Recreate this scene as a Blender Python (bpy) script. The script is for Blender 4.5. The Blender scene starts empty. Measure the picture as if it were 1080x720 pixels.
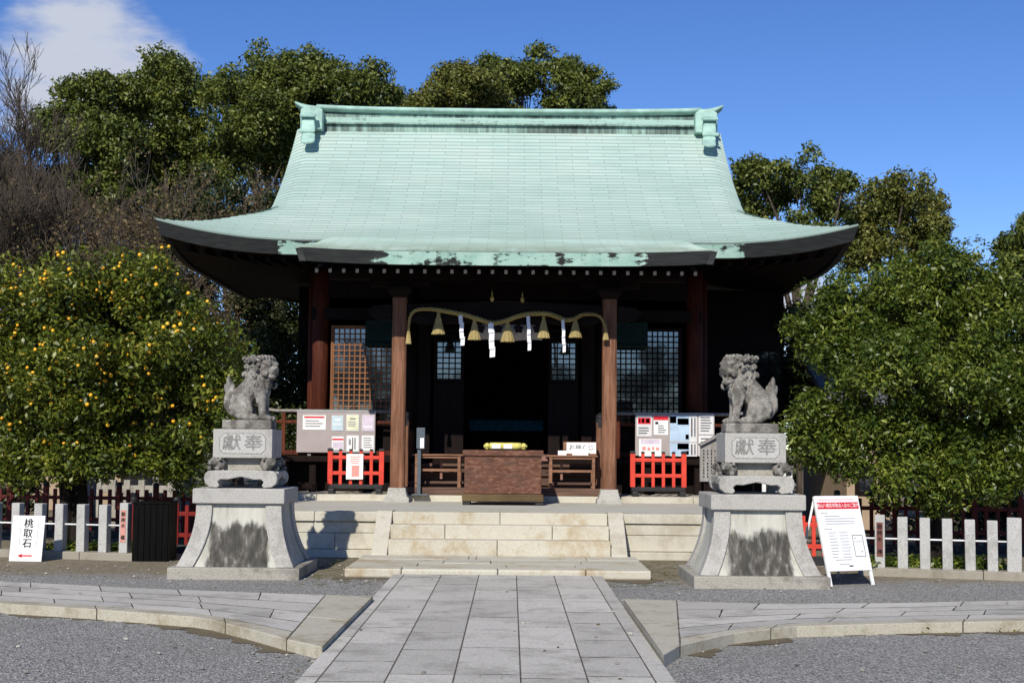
import bpy, bmesh, math, random
import numpy as np
from mathutils import Vector, Matrix, Euler, noise

random.seed(7)
RNG = np.random.default_rng(11)
R = math.radians
S = bpy.context.scene
COL = S.collection

# ---------------------------------------------------------------- camera
EYE = 1.6
FOC = 1500.0
PITCH = math.atan(108 / 1500.0)
ROLL = R(0.5)
cd = bpy.data.cameras.new('camera')
cam = bpy.data.objects.new('camera', cd)
COL.objects.link(cam)
cd.sensor_width = 36.0
cd.lens = 36.0 * FOC / 1080.0
cd.clip_start = 0.1
cd.clip_end = 2000
CM = Matrix.Translation((0, 0, EYE)) @ Matrix.Rotation(math.pi / 2 + PITCH, 4, 'X') @ Matrix.Rotation(ROLL, 4, 'Z')
cam.matrix_world = CM
S.camera = cam

# ---------------------------------------------------------------- light and exposure
SUN_EL, SUN_AZ = R(36), R(15)          # behind the viewer, a little to the left
SUN_DIR = Vector((-math.sin(SUN_AZ) * math.cos(SUN_EL), -math.cos(SUN_AZ) * math.cos(SUN_EL), math.sin(SUN_EL)))
sd = bpy.data.lights.new('sun', 'SUN')
sd.energy = 5.0
sd.angle = R(0.5)
sd.color = (1.0, 0.945, 0.835)
sun = bpy.data.objects.new('sun', sd)
COL.objects.link(sun)
sun.location = (-10, -20, 30)
sun.rotation_euler = SUN_DIR.to_track_quat('Z', 'Y').to_euler()
S.view_settings.view_transform = 'Standard'
S.view_settings.look = 'None'
S.view_settings.gamma = 1
S.view_settings.use_curve_mapping = False
S.view_settings.exposure = 0.05

W = bpy.data.worlds.new('World')
S.world = W
W.use_nodes = True
wt = W.node_tree
wt.nodes.clear()
def wn(t, **k):
    n = wt.nodes.new(t)
    for a, b in k.items(): setattr(n, a, b)
    return n
sky = wn('ShaderNodeTexSky', sky_type='NISHITA', sun_disc=False, sun_elevation=SUN_EL,
         sun_rotation=math.atan2(SUN_DIR.x, SUN_DIR.y), altitude=300, air_density=0.7, dust_density=0.0, ozone_density=2.2)
bgs = wn('ShaderNodeBackground'); bgs.inputs['Strength'].default_value = 0.138
bgc = wn('ShaderNodeBackground'); bgc.inputs['Color'].default_value = (0.74, 0.80, 0.95, 1); bgc.inputs['Strength'].default_value = 0.74
tc = wn('ShaderNodeTexCoord')
hs = wn('ShaderNodeHueSaturation'); hs.inputs['Saturation'].default_value = 1.24; hs.inputs['Hue'].default_value = 0.512
wt.links.new(sky.outputs[0], hs.inputs['Color']); wt.links.new(hs.outputs[0], bgs.inputs['Color'])
def cloud_mask(direction, inner, outer):
    d = Vector(direction).normalized()
    dot = wn('ShaderNodeVectorMath', operation='DOT_PRODUCT'); dot.inputs[1].default_value = d
    wt.links.new(tc.outputs['Generated'], dot.inputs[0])
    nz = wn('ShaderNodeTexNoise'); nz.inputs['Scale'].default_value = 22; nz.inputs['Detail'].default_value = 7; nz.inputs['Roughness'].default_value = 0.55
    mp = wn('ShaderNodeMapping'); mp.inputs['Scale'].default_value = (1, 1, 3.0)
    wt.links.new(tc.outputs['Generated'], mp.inputs[0]); wt.links.new(mp.outputs[0], nz.inputs['Vector'])
    mr = wn('ShaderNodeMapRange', clamp=True); mr.inputs['From Min'].default_value = math.cos(outer); mr.inputs['From Max'].default_value = math.cos(inner)
    wt.links.new(dot.outputs['Value'], mr.inputs['Value'])
    ad = wn('ShaderNodeMath', operation='ADD'); wt.links.new(mr.outputs[0], ad.inputs[0]); wt.links.new(nz.outputs[0], ad.inputs[1])
    r2 = wn('ShaderNodeMapRange', clamp=True, interpolation_type='SMOOTHSTEP'); r2.inputs['From Min'].default_value = 0.92; r2.inputs['From Max'].default_value = 1.45
    wt.links.new(ad.outputs[0], r2.inputs['Value'])
    return r2.outputs[0]
def wray(px, py):
    d = CM.to_3x3() @ Vector(((px - 540) / FOC, (360 - py) / FOC, -1))
    return d
m1 = cloud_mask(wray(95, 80), 0.02, 0.092)
m2 = cloud_mask(wray(835, 320), 0.01, 0.05)
mx = wn('ShaderNodeMath', operation='MAXIMUM'); wt.links.new(m1, mx.inputs[0]); wt.links.new(m2, mx.inputs[1])
ms = wn('ShaderNodeMixShader'); wt.links.new(mx.outputs[0], ms.inputs[0]); wt.links.new(bgs.outputs[0], ms.inputs[1]); wt.links.new(bgc.outputs[0], ms.inputs[2])
wo = wn('ShaderNodeOutputWorld'); wt.links.new(ms.outputs[0], wo.inputs[0])

# ---------------------------------------------------------------- survey: a sight line to a known distance or level
def ray(px, py):
    return CM.to_3x3() @ Vector(((px - 540) / FOC, (360 - py) / FOC, -1))
def P(px, py, Y):
    d = ray(px, py); k = Y / d.y
    return Vector((d.x * k, Y, EYE + d.z * k))
def G(px, py, z=0.0):
    d = ray(px, py); k = (z - EYE) / d.z
    return Vector((d.x * k, d.y * k, z))

# ---------------------------------------------------------------- mesh helpers
class MB:
    def __init__(s): s.v = []; s.f = []
    def add(s, vs, fs):
        b = len(s.v); s.v += [tuple(v) for v in vs]; s.f += [tuple(i + b for i in f) for f in fs]; return s
    def box(s, c, d, rot=None):
        c = Vector(c); x, y, z = d[0] / 2, d[1] / 2, d[2] / 2
        vs = [Vector(q) for q in ((-x,-y,-z),(x,-y,-z),(x,y,-z),(-x,y,-z),(-x,-y,z),(x,-y,z),(x,y,z),(-x,y,z))]
        if rot is not None:
            m = Euler(rot).to_matrix(); vs = [m @ v for v in vs]
        return s.add([v + c for v in vs], [(0,3,2,1),(4,5,6,7),(0,1,5,4),(1,2,6,5),(2,3,7,6),(3,0,4,7)])
    def bx(s, x0, x1, y0, y1, z0, z1):
        return s.box(((x0+x1)/2, (y0+y1)/2, (z0+z1)/2), (x1-x0, y1-y0, z1-z0))
    def tube(s, pts, rad, n=8, cap=True):
        pts = [Vector(p) for p in pts]; m = len(pts)
        rad = [rad] * m if isinstance(rad, (int, float)) else rad
        vs = []; fs = []; prev = None
        for i, p in enumerate(pts):
            t = (pts[min(i+1, m-1)] - pts[max(i-1, 0)]).normalized()
            if prev is None:
                a = Vector((0,0,1)) if abs(t.z) < .9 else Vector((1,0,0))
                u = t.cross(a).normalized()
            else:
                u = (prev - t * prev.dot(t)).normalized()
            prev = u; w = t.cross(u)
            for k in range(n):
                a = 2*math.pi*k/n; vs.append(p + (u*math.cos(a) + w*math.sin(a)) * rad[i])
        for i in range(m-1):
            for k in range(n):
                a = i*n+k; b = i*n+(k+1) % n; fs.append((a, b, b+n, a+n))
        if cap: fs.append(tuple(range(n-1, -1, -1))); fs.append(tuple((m-1)*n+k for k in range(n)))
        return s.add(vs, fs)
    def prism(s, poly, y0, y1, axis='y'):
        n = len(poly)
        def q(u, w, t): return (u, t, w) if axis == 'y' else ((t, u, w) if axis == 'x' else (u, w, t))
        vs = [q(u, w, y0) for u, w in poly] + [q(u, w, y1) for u, w in poly]
        fs = [tuple(range(n)), tuple(range(2*n-1, n-1, -1))] + [(i, i+n, (i+1) % n + n, (i+1) % n) for i in range(n)]
        return s.add(vs, fs)
    def ball(s, c, r, nu=12, nv=8, rot=None):
        c = Vector(c); r = (r, r, r) if isinstance(r, (int, float)) else r
        m = Euler(rot).to_matrix() if rot is not None else None
        vs = [Vector((0,0,-r[2]))]
        for j in range(1, nv):
            t = math.pi*j/nv - math.pi/2
            for i in range(nu):
                a = 2*math.pi*i/nu; vs.append(Vector((r[0]*math.cos(t)*math.cos(a), r[1]*math.cos(t)*math.sin(a), r[2]*math.sin(t))))
        vs.append(Vector((0,0,r[2])))
        fs = [(0, 1+(i+1) % nu, 1+i) for i in range(nu)]
        for j in range(nv-2):
            for i in range(nu):
                a = 1+j*nu+i; b = 1+j*nu+(i+1) % nu; fs.append((a, b, b+nu, a+nu))
        L = len(vs)-1; o = 1+(nv-2)*nu
        fs += [(o+i, o+(i+1) % nu, L) for i in range(nu)]
        if m: vs = [m @ v for v in vs]
        return s.add([v + c for v in vs], fs)
    def lathe(s, prof, c, n=16):
        c = Vector(c); vs = []; fs = []; m = len(prof)
        for r, z in prof:
            for k in range(n):
                a = 2*math.pi*k/n; vs.append(c + Vector((r*math.cos(a), r*math.sin(a), z)))
        for i in range(m-1):
            for k in range(n):
                a = i*n+k; b = i*n+(k+1) % n; fs.append((a, b, b+n, a+n))
        fs.append(tuple(range(n-1, -1, -1))); fs.append(tuple((m-1)*n+k for k in range(n)))
        return s.add(vs, fs)
    def loft(s, rings, closed=True):
        n = len(rings[0]); vs = [v for r in rings for v in r]; fs = []
        for i in range(len(rings)-1):
            for k in range(n if closed else n-1):
                a = i*n+k; b = i*n+(k+1) % n; fs.append((a, b, b+n, a+n))
        if closed: fs.append(tuple(range(n-1, -1, -1))); fs.append(tuple((len(rings)-1)*n+k for k in range(n)))
        return s.add(vs, fs)
    def xf(s, m):
        s.v = [tuple(m @ Vector(v)) for v in s.v]; return s
    def build(s, name, mat, parent=None, bevel=0, smooth=False, kind=None, local=False, fix=True):
        me = bpy.data.meshes.new(name)
        off = Vector((0,0,0))
        p = parent
        if not local:
            while p is not None: off += p.location; p = p.parent
        me.from_pydata([tuple(Vector(v) - off) for v in s.v], [], s.f)
        if fix:
            bm = bmesh.new(); bm.from_mesh(me); bmesh.ops.recalc_face_normals(bm, faces=bm.faces); bm.to_mesh(me); bm.free()
        o = bpy.data.objects.new(name, me); COL.objects.link(o)
        if mat: me.materials.append(mat)
        if parent: o.parent = parent
        if smooth: me.polygons.foreach_set('use_smooth', [True]*len(me.polygons))
        if bevel:
            b = o.modifiers.new('bevel', 'BEVEL'); b.width = bevel; b.segments = 2; b.limit_method = 'ANGLE'; b.angle_limit = R(40)
        if kind: o['kind'] = kind
        return o

def tag(o, label, cat, group=None, kind=None):
    o['label'] = label; o['category'] = cat
    if group: o['group'] = group
    if kind: o['kind'] = kind
    return o
def thing(name, label, cat, loc=(0,0,0), rz=0, group=None):
    o = bpy.data.objects.new(name, None); COL.objects.link(o); o.empty_display_size = .2
    o.location = loc; o.rotation_euler = (0, 0, rz)
    return tag(o, label, cat, group)
def copy_tree(o, parent=None):
    c = o.copy(); COL.objects.link(c)
    if parent: c.parent = parent
    for ch in list(o.children): copy_tree(ch, c)
    return c
def numpy_mesh(name, V, F, mat, parent=None, kind=None):
    """V (n,3), F (m,4) or (m,3) index arrays -> one mesh object"""
    off = Vector((0,0,0)); p = parent
    while p is not None: off += p.location; p = p.parent
    V = V - np.array(off)
    me = bpy.data.meshes.new(name); k = F.shape[1]
    me.vertices.add(len(V)); me.vertices.foreach_set('co', V.astype(np.float32).ravel())
    me.loops.add(F.size); me.loops.foreach_set('vertex_index', F.astype(np.int32).ravel())
    me.polygons.add(len(F)); me.polygons.foreach_set('loop_start', np.arange(0, F.size, k, dtype=np.int32))
    me.update(calc_edges=True); me.materials.append(mat)
    o = bpy.data.objects.new(name, me); COL.objects.link(o)
    if parent: o.parent = parent
    if kind: o['kind'] = kind
    return o
def baked(o, name, parent=None):
    """apply modifiers of a temporary object into a fresh mesh object"""
    dg = bpy.context.evaluated_depsgraph_get(); dg.update()
    me = bpy.data.meshes.new_from_object(o.evaluated_get(dg))
    n = bpy.data.objects.new(name, me); COL.objects.link(n)
    bpy.data.objects.remove(o)
    if parent: n.parent = parent
    return n
def text(name, body, size, mat, parent, loc, rot=(math.pi/2, 0, 0), vertical=False, depth=.0015, squeeze=(1, 1), spacing=1.0, bold=.0):
    """lettering as a mesh part; loc is in the parent's own space"""
    cu = bpy.data.curves.new(name, 'FONT'); cu.body = '\n'.join(body) if vertical else body
    cu.size = size; cu.align_x = 'CENTER'; cu.align_y = 'CENTER'; cu.extrude = depth; cu.space_line = spacing if vertical else 1.0
    cu.resolution_u = 3
    t = bpy.data.objects.new('tmp', cu); COL.objects.link(t)
    o = baked(t, name, parent); bpy.data.curves.remove(cu)
    o.data.transform(Matrix.Diagonal((squeeze[0], squeeze[1], 1, 1)))
    if bold:
        bm = bmesh.new(); bm.from_mesh(o.data); src = bm.copy(); bm.free(); out = bmesh.new(); e = bold*size
        for i, (dx, dy) in enumerate(((0,0),(e,0),(-e,0),(0,e*.7),(0,-e*.7))):
            me2 = o.data.copy(); me2.transform(Matrix.Translation((dx, dy, .00012*i))); out.from_mesh(me2); bpy.data.meshes.remove(me2)
        out.to_mesh(o.data); out.free(); src.free()
    o.location = loc; o.rotation_euler = rot
    o.data.materials.clear(); o.data.materials.append(mat)
    return o

# ---------------------------------------------------------------- materials
class NT:
    def __init__(s, name):
        s.m = bpy.data.materials.new(name); s.m.use_nodes = True; s.t = s.m.node_tree
        s.b = s.t.nodes['Principled BSDF']; s.out = s.t.nodes['Material Output']
        s._tc = None
    def n(s, ty, ins=None, **k):
        x = s.t.nodes.new(ty)
        for a, b in k.items(): setattr(x, a, b)
        for a, b in (ins or {}).items():
            if hasattr(b, 'links') or hasattr(b, 'is_output'): s.t.links.new(b, x.inputs[a])
            else: x.inputs[a].default_value = b
        return x
    def l(s, a, b): s.t.links.new(a, b)
    def co(s, kind='Object', scale=(1,1,1)):
        if s._tc is None: s._tc = s.n('ShaderNodeTexCoord')
        if scale == (1,1,1): return s._tc.outputs[kind]
        return s.n('ShaderNodeMapping', {'Vector': s._tc.outputs[kind], 'Scale': scale}).outputs[0]
    def noise(s, vec, scale, detail=4, rough=.55, dist=0):
        return s.n('ShaderNodeTexNoise', {'Vector': vec, 'Scale': scale, 'Detail': detail, 'Roughness': rough, 'Distortion': dist}).outputs[0]
    def ramp(s, fac, stops, interp='LINEAR'):
        r = s.n('ShaderNodeValToRGB', {'Fac': fac}); e = r.color_ramp.elements; r.color_ramp.interpolation = interp
        while len(e) < len(stops): e.new(.5)
        for i, (p, c) in enumerate(stops): e[i].position = p; e[i].color = (*c, 1) if len(c) == 3 else c
        return r.outputs[0]
    def mix(s, fac, a, b, blend='MIX'):
        x = s.n('ShaderNodeMix', data_type='RGBA', blend_type=blend)
        for i, v in ((0, fac), (6, a), (7, b)):
            if hasattr(v, 'is_output'): s.l(v, x.inputs[i])
            else: x.inputs[i].default_value = v if isinstance(v, (int, float)) else ((*v, 1) if len(v) == 3 else v)
        return x.outputs[2]
    def math(s, op, a, b=0.0, clamp=False):
        x = s.n('ShaderNodeMath', operation=op, use_clamp=clamp)
        for i, v in ((0, a), (1, b)):
            if hasattr(v, 'is_output'): s.l(v, x.inputs[i])
            else: x.inputs[i].default_value = v
        return x.outputs[0]
    def rng(s, v, a, b, c=0.0, d=1.0, smooth=True):
        return s.n('ShaderNodeMapRange', {'Value': v, 'From Min': a, 'From Max': b, 'To Min': c, 'To Max': d}, clamp=True, interpolation_type='SMOOTHSTEP' if smooth else 'LINEAR').outputs[0]
    def bump(s, h, strength, dist=.01):
        s.l(s.n('ShaderNodeBump', {'Height': h, 'Strength': strength, 'Distance': dist}).outputs[0], s.b.inputs['Normal'])
    def set(s, col=None, rough=.7, spec=.3, **k):
        if col is not None:
            if hasattr(col, 'is_output'): s.l(col, s.b.inputs['Base Color'])
            else: s.b.inputs['Base Color'].default_value = (*col, 1)
        if hasattr(rough, 'is_output'): s.l(rough, s.b.inputs['Roughness'])
        else: s.b.inputs['Roughness'].default_value = rough
        s.b.inputs['Specular IOR Level'].default_value = spec
        for a, v in k.items(): s.b.inputs[a.replace('_', ' ')].default_value = v
        return s.m
    def island(s): return s.n('ShaderNodeNewGeometry').outputs['Random Per Island']

def plain(name, col, rough=.6, spec=.3, vary=.12, scale=9):
    n = NT(name); f = n.noise(n.co(), scale, 5)
    a = tuple(max(0, c*(1-vary)) for c in col); b = tuple(min(1, c*(1+vary)) for c in col)
    return n.set(n.ramp(f, [(.35, a), (.65, b)]), rough, spec)
def granite(name, col, speck=.35, dirt=(.16,.15,.13), dirt_amt=.35, scale=1.0, bump=.25, island=0.0, rough=.8):
    n = NT(name); c = n.co()
    sp = n.noise(c, 90*scale, 2, .8); big = n.noise(c, 1.6*scale, 6, .6); mid = n.noise(c, 9*scale, 5, .65)
    base = n.ramp(sp, [(.3, tuple(x*(1-speck) for x in col)), (.5, col), (.72, tuple(min(.85, x*(1+speck*.55)) for x in col))])
    f = n.rng(n.math('ADD', n.math('MULTIPLY', big, .65), n.math('MULTIPLY', mid, .4)), .5, .68, 0, dirt_amt)
    col2 = n.mix(f, base, dirt)
    if island:
        v = n.rng(n.island(), 0, 1, 1-island, 1+island*.7, False)
        x = n.n('ShaderNodeHueSaturation', {'Color': col2, 'Value': v}); col2 = x.outputs[0]
    n.bump(n.math('ADD', sp, n.math('MULTIPLY', mid, 1.5)), bump, .006)
    return n.set(col2, rough, .25)
def wood(name, c1, c2, c3, axis='z', scale=1.0, rough=.65, bump=.3, spec=.25):
    st = {'z': (14, 14, .8), 'x': (.8, 14, 14), 'y': (14, .8, 14)}[axis]
    n = NT(name); v = n.co('Object', tuple(a*scale for a in st)); f = n.noise(v, 2.2, 7, .65, .4)
    b = n.noise(n.co(), 1.1, 4)
    col = n.mix(n.rng(b, .4, .7, 0, .6), n.ramp(f, [(.28, c1), (.5, c2), (.75, c3)]), c1)
    n.bump(f, bump, .008)
    return n.set(col, rough, spec)

MAT = {}
# verdigris copper shingles; u is metres along the eave, v counts the courses
def copper():
    n = NT('verdigris_copper'); uv = n.co('UV')
    br = n.n('ShaderNodeTexBrick', {'Vector': uv, 'Scale': 1.0, 'Mortar Size': .006, 'Mortar Smooth': .3, 'Brick Width': .62, 'Row Height': 1.0, 'Bias': 0.0, 'Color1': (.40,.40,.40,1), 'Color2': (.62,.62,.62,1), 'Mortar': (0,0,0,1)})
    ob = n.co(); big = n.noise(ob, .55, 6, .6); st = n.noise(n.co('Object', (7, .5, .5)), 1.0, 6, .65); fine = n.noise(ob, 26, 4, .7)
    a = n.ramp(big, [(.3, (.355,.475,.425)), (.5, (.41,.53,.48)), (.72, (.465,.555,.505))])
    s1 = n.mix(n.rng(st, .52, .75, 0, .3), a, (.44,.55,.48))
    sep = n.n('ShaderNodeSeparateXYZ', {'Vector': ob})
    low = n.math('MULTIPLY', n.rng(sep.outputs[1], -3.8, -1.2, 1, 0), n.rng(n.math('ADD', n.noise(ob, .9, 5), n.math('MULTIPLY', st, .4)), .42, .78, .1, .85))
    s2 = n.mix(low, s1, (.225,.275,.22))
    v = n.n('ShaderNodeHueSaturation', {'Color': s2, 'Value': n.rng(n.n('ShaderNodeSeparateColor', {'Color': br.outputs[0]}).outputs[0], .4, .62, .93, 1.05, False)}).outputs[0]
    dark = n.mix(n.math('MULTIPLY', br.outputs['Fac'], .55), v, (.13,.18,.15))
    blot = n.mix(n.rng(n.noise(ob, 5, 6, .7), .64, .74, 0, .45), dark, (.26,.36,.30))
    n.bump(fine, .15, .004)
    return n.set(blot, .75, .12)
MAT['copper'] = copper()
def copper_trim(name, amount):
    n = NT(name); ob = n.co(); sep = n.n('ShaderNodeSeparateXYZ', {'Vector': ob})
    ax = n.math('ABSOLUTE', n.math('ADD', sep.outputs[0], -.1))
    patch = n.noise(n.co('Object', (1.4, 1.4, 5)), 1.2, 6, .7); cells = n.noise(n.co('Object', (5, .3, .2)), 1.6, 3)
    f = n.math('ADD', n.math('ADD', patch, n.math('MULTIPLY', cells, .35)), n.math('MULTIPLY', n.rng(ax, *amount[:2], 0, 1), amount[2]))
    g = n.ramp(n.noise(ob, 4, 5), [(.3, (.26,.44,.37)), (.7, (.42,.58,.50))])
    col = n.mix(n.rng(f, .70, .78), g, n.ramp(n.noise(n.co('Object', (2, 2, 16)), 2, 5), [(.3, (.009,.010,.010)), (.7, (.028,.030,.029))]))
    return n.set(col, .6, .3)
MAT['fascia'] = copper_trim('weathered_eave_fascia', (3.75, 4.15, .5))
MAT['verge_fascia'] = copper_trim('dark_verge_fascia', (0, .1, .6))
MAT['porch_fascia'] = copper_trim('porch_eave_fascia', (1.9, 2.5, .34))
def ridge_plate():
    n = NT('ridge_copper'); f = n.noise(n.co('Object', (.8, 3, 9)), 1.6, 6, .7); g = n.noise(n.co('Object', (8, 8, .8)), 1.2, 5, .65)
    return n.set(n.mix(n.rng(n.math('ADD', n.math('MULTIPLY', f, .8), n.math('MULTIPLY', g, .35)), .60, .72, 0, .8), (.32,.47,.41), (.07,.10,.09)), .62, .3)
MAT['ridge'] = ridge_plate()
def streaky():
    n = NT('streaked_ridge_copper'); f = n.noise(n.co('Object', (9, 9, .6)), 1.2, 6, .7); g = n.noise(n.co('Object', (.7, 2, 2)), 1.0, 4)
    return n.set(n.ramp(n.math('ADD', n.math('MULTIPLY', f, .6), n.math('MULTIPLY', g, .5)), [(.42, (.035,.05,.045)), (.52, (.10,.145,.125)), (.66, (.27,.40,.34))]), .65, .3)
MAT['ridge_dark'] = streaky()
MAT['ridge_plain'] = plain('ridge_cap_copper', (.31,.47,.405), .6, .35, .2, 5)
MAT['pillar'] = wood('weathered_pillar_wood', (.075,.03,.016), (.19,.085,.045), (.33,.165,.10))
MAT['red_wood'] = wood('red_brown_wood', (.032,.007,.004), (.085,.020,.009), (.15,.042,.02), spec=.15)
MAT['dark_wood'] = wood('shade_dark_wood', (.004,.002,.0016), (.009,.004,.003), (.017,.008,.006), spec=.12)  # wood colour darkened to stand for the deep shade under the eaves
MAT['beam'] = wood('dark_beam_wood', (.004,.002,.0016), (.010,.0045,.003), (.02,.009,.006), 'x', spec=.12)  # beam wood with the same eave shade put into its colour
MAT['plank'] = wood('stair_plank_wood', (.05,.026,.018), (.115,.062,.043), (.19,.115,.085), 'x')
MAT['lattice'] = wood('lattice_wood', (.13,.05,.018), (.25,.105,.045), (.36,.17,.08))
MAT['table'] = wood('table_wood', (.12,.055,.03), (.24,.12,.07), (.37,.2,.125), 'x')
MAT['board_wood'] = wood('faded_board_wood', (.16,.14,.12), (.27,.25,.23), (.36,.34,.32))
MAT['black_wood'] = wood('black_slats', (.0025,.0025,.0025), (.004,.004,.004), (.008,.008,.007), spec=.05)
def boxwood():
    n = NT('carved_box_wood'); c = n.co(); f = n.noise(n.co('Object', (.35, 1, 1)), 24, 8, .75, .8); g = n.noise(n.co('Object', (1, 1, 3)), 2.5, 5)
    col = n.mix(n.rng(g, .45, .65, 0, .55), n.ramp(f, [(.30, (.05,.02,.012)), (.5, (.135,.058,.036)), (.70, (.27,.15,.105))]), (.075,.045,.035))
    n.bump(f, .7, .02); return n.set(col, .75, .2)
MAT['box_wood'] = boxwood()
MAT['granite'] = granite('pale_granite', (.40,.385,.355), .5, (.17,.16,.14), .6)
MAT['fence_granite'] = granite('white_fence_granite', (.43,.425,.405), .5, (.20,.19,.16), .5)
MAT['slab'] = granite('path_slab_granite', (.49,.465,.415), .45, (.22,.205,.175), .6, 1, .3, .16)
MAT['step'] = granite('cream_step_stone', (.50,.47,.385), .25, (.33,.235,.115), .7, .9, .2, .06)
MAT['wall_stone'] = granite('cream_wall_stone', (.51,.48,.40), .2, (.31,.265,.18), .55, .8, .15, .06)
MAT['lion'] = None
def lionstone():
    n = NT('weathered_lion_stone'); c = n.co()
    sp = n.noise(c, 70, 3, .7); big = n.noise(c, 4.5, 6, .65); mid = n.noise(c, 16, 5, .7)
    base = n.ramp(sp, [(.3, (.165,.15,.13)), (.55, (.265,.25,.22)), (.75, (.41,.39,.35))])
    geo = n.n('ShaderNodeNewGeometry'); pt = geo.outputs['Pointiness']
    d = n.math('ADD', n.math('MULTIPLY', big, .7), n.math('MULTIPLY', mid, .35))
    col = n.mix(n.rng(d, .46, .60, 0, .78), base, (.075,.067,.058))
    col = n.mix(n.rng(n.noise(c, 7, 5, .6, .5), .6, .72, 0, .6), col, (.52,.50,.47))
    n.bump(n.math('ADD', sp, n.math('MULTIPLY', mid, 2)), .3, .006); return n.set(col, .88, .15)
MAT['lion'] = lionstone()
def stained():
    n = NT('stained_panel_stone'); c = n.co(); rnd = n.math('MULTIPLY', n.n('ShaderNodeObjectInfo').outputs['Random'], 9.0)
    def off(v): return n.n('ShaderNodeVectorMath', {0: v, 1: n.n('ShaderNodeCombineXYZ', {'X': rnd, 'Y': rnd}).outputs[0]}, operation='ADD').outputs[0]
    pass; sep = n.n('ShaderNodeSeparateXYZ', {'Vector': c})
    edge = n.math('ADD', n.math('MULTIPLY', n.noise(off(n.co('Object', (2.6, 2.6, .4))), 1.3, 3), .8), n.math('MULTIPLY', n.noise(off(n.co('Object', (15, 15, .5))), 1.3, 5, .7), .38)); fine = n.noise(c, 14, 6, .7); streak = n.noise(off(n.co('Object', (10, 10, .7))), 1.5, 6)
    h = n.math('ADD', n.math('ADD', sep.outputs[2], n.math('MULTIPLY', edge, -.55)), n.math('MULTIPLY', fine, -.12))
    base = n.ramp(n.noise(n.co('Object', (5, 5, .8)), 1.6, 6, .7), [(.3, (.30,.29,.245)), (.5, (.45,.44,.385)), (.7, (.54,.53,.47))])
    st = n.ramp(streak, [(.3, (.018,.016,.014)), (.5, (.05,.046,.04)), (.62, (.13,.12,.105)), (.72, (.36,.35,.31))])
    sx = n.math('ABSOLUTE', sep.outputs[0])
    f = n.math('MULTIPLY', n.rng(h, .20, .30, 1, 0), n.rng(n.math('ADD', sx, n.math('MULTIPLY', edge, .25)), .53, .47, 0, .95))
    n.bump(fine, .3, .006); return n.set(n.mix(f, base, st), .85, .2)
MAT['panel'] = stained()
def gravel():
    n = NT('gravel_ground'); c = n.co(); sep = n.n('ShaderNodeSeparateXYZ', {'Vector': c})
    vo = n.n('ShaderNodeTexVoronoi', {'Vector': c, 'Scale': 78, 'Randomness': 1.0}); vo2 = n.n('ShaderNodeTexVoronoi', {'Vector': c, 'Scale': 120})
    gv = n.n('ShaderNodeSeparateColor', {'Color': vo.outputs['Color']}).outputs[0]
    big = n.noise(c, .5, 6, .6); mid = n.noise(c, 3, 6, .65)
    stone = n.ramp(gv, [(0, (.09,.087,.08)), (.4, (.215,.208,.195)), (.75, (.34,.33,.31)), (1, (.56,.54,.50))])
    stone = n.mix(n.rng(big, .4, .65, 0, .25), stone, (.20,.19,.165))
    dirt = n.ramp(n.noise(c, 9, 7, .75), [(.3, (.10,.078,.042)), (.52, (.215,.172,.105)), (.75, (.33,.28,.19))])
    dirt = n.mix(n.rng(gv, .55, .95, 0, .6), dirt, (.30,.28,.235))
    sx = n.math('ABSOLUTE', sep.outputs[0])
    zone = n.math('ADD', sep.outputs[1], n.math('ADD', n.math('MULTIPLY', mid, 2.2), n.math('MULTIPLY', n.rng(sx, 1.5, 4.5), -.2)))
    f = n.rng(zone, 17.5, 18.6, 0, .92)
    moss = n.math('MULTIPLY', n.rng(n.noise(c, 5, 6, .7), .5, .62), n.math('MULTIPLY', n.rng(sx, 2.9, 2.2), n.rng(sep.outputs[1], 15.6, 16.6)))
    col = n.mix(f, stone, dirt); col = n.mix(moss, col, (.10,.105,.035))
    n.bump(n.math('ADD', vo.outputs['Distance'], n.math('MULTIPLY', mid, .6)), .9, -.012)
    return n.set(col, .9, .2)
MAT['gravel'] = gravel()
MAT['platform'] = granite('platform_paving', (.47,.455,.40), .2, (.33,.30,.24), .35, .8, .15)
def pane():
    n = NT('window_glass'); f = n.noise(n.co(), 3, 2); n.bump(f, .012, .05)
    return n.set((.012,.014,.017), .04, .5, IOR=2.3)
MAT['glass'] = pane()
MAT['vermilion'] = plain('vermilion_paint', (.60,.05,.028), .5, .35, .12, 6)
MAT['shaded_red'] = plain('shaded_vermilion_paint', (.10,.010,.007), .6, .3, .25, 6)  # vermilion darkened: the shade under the trees is in the colour
MAT['black'] = plain('black_paint', (.018,.018,.02), .5, .35, .2)
MAT['ink'] = plain('black_ink', (.012,.012,.012), .7, .2)
MAT['grey_ink'] = plain('grey_ink', (.11,.11,.12), .7, .2)
MAT['pale_ink'] = plain('pale_ink', (.27,.27,.28), .7, .2)
MAT['carved'] = plain('carved_lettering', (.225,.22,.205), .9, .1, .3, 30)
MAT['red_ink'] = plain('red_ink', (.58,.015,.03), .6, .3, .08)
MAT['white'] = plain('white_paper', (.78,.78,.77), .6, .3, .03)
MAT['white_metal'] = plain('white_frame_paint', (.74,.75,.75), .4, .4, .04)
MAT['paper'] = plain('shide_paper', (.78,.78,.80), .8, .2, .03)
MAT['mauve'] = plain('mauve_board', (.36,.31,.30), .55, .3, .06, 4)
MAT['grey_panel'] = plain('grey_display_panel', (.40,.39,.40), .5, .3, .08)
MAT['steel'] = plain('grey_steel', (.33,.34,.35), .4, .5, .1)
MAT['rope'] = wood('straw_rope', (.16,.11,.03), (.34,.25,.085), (.50,.39,.16), 'x', 2.0, .85, .5)
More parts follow.
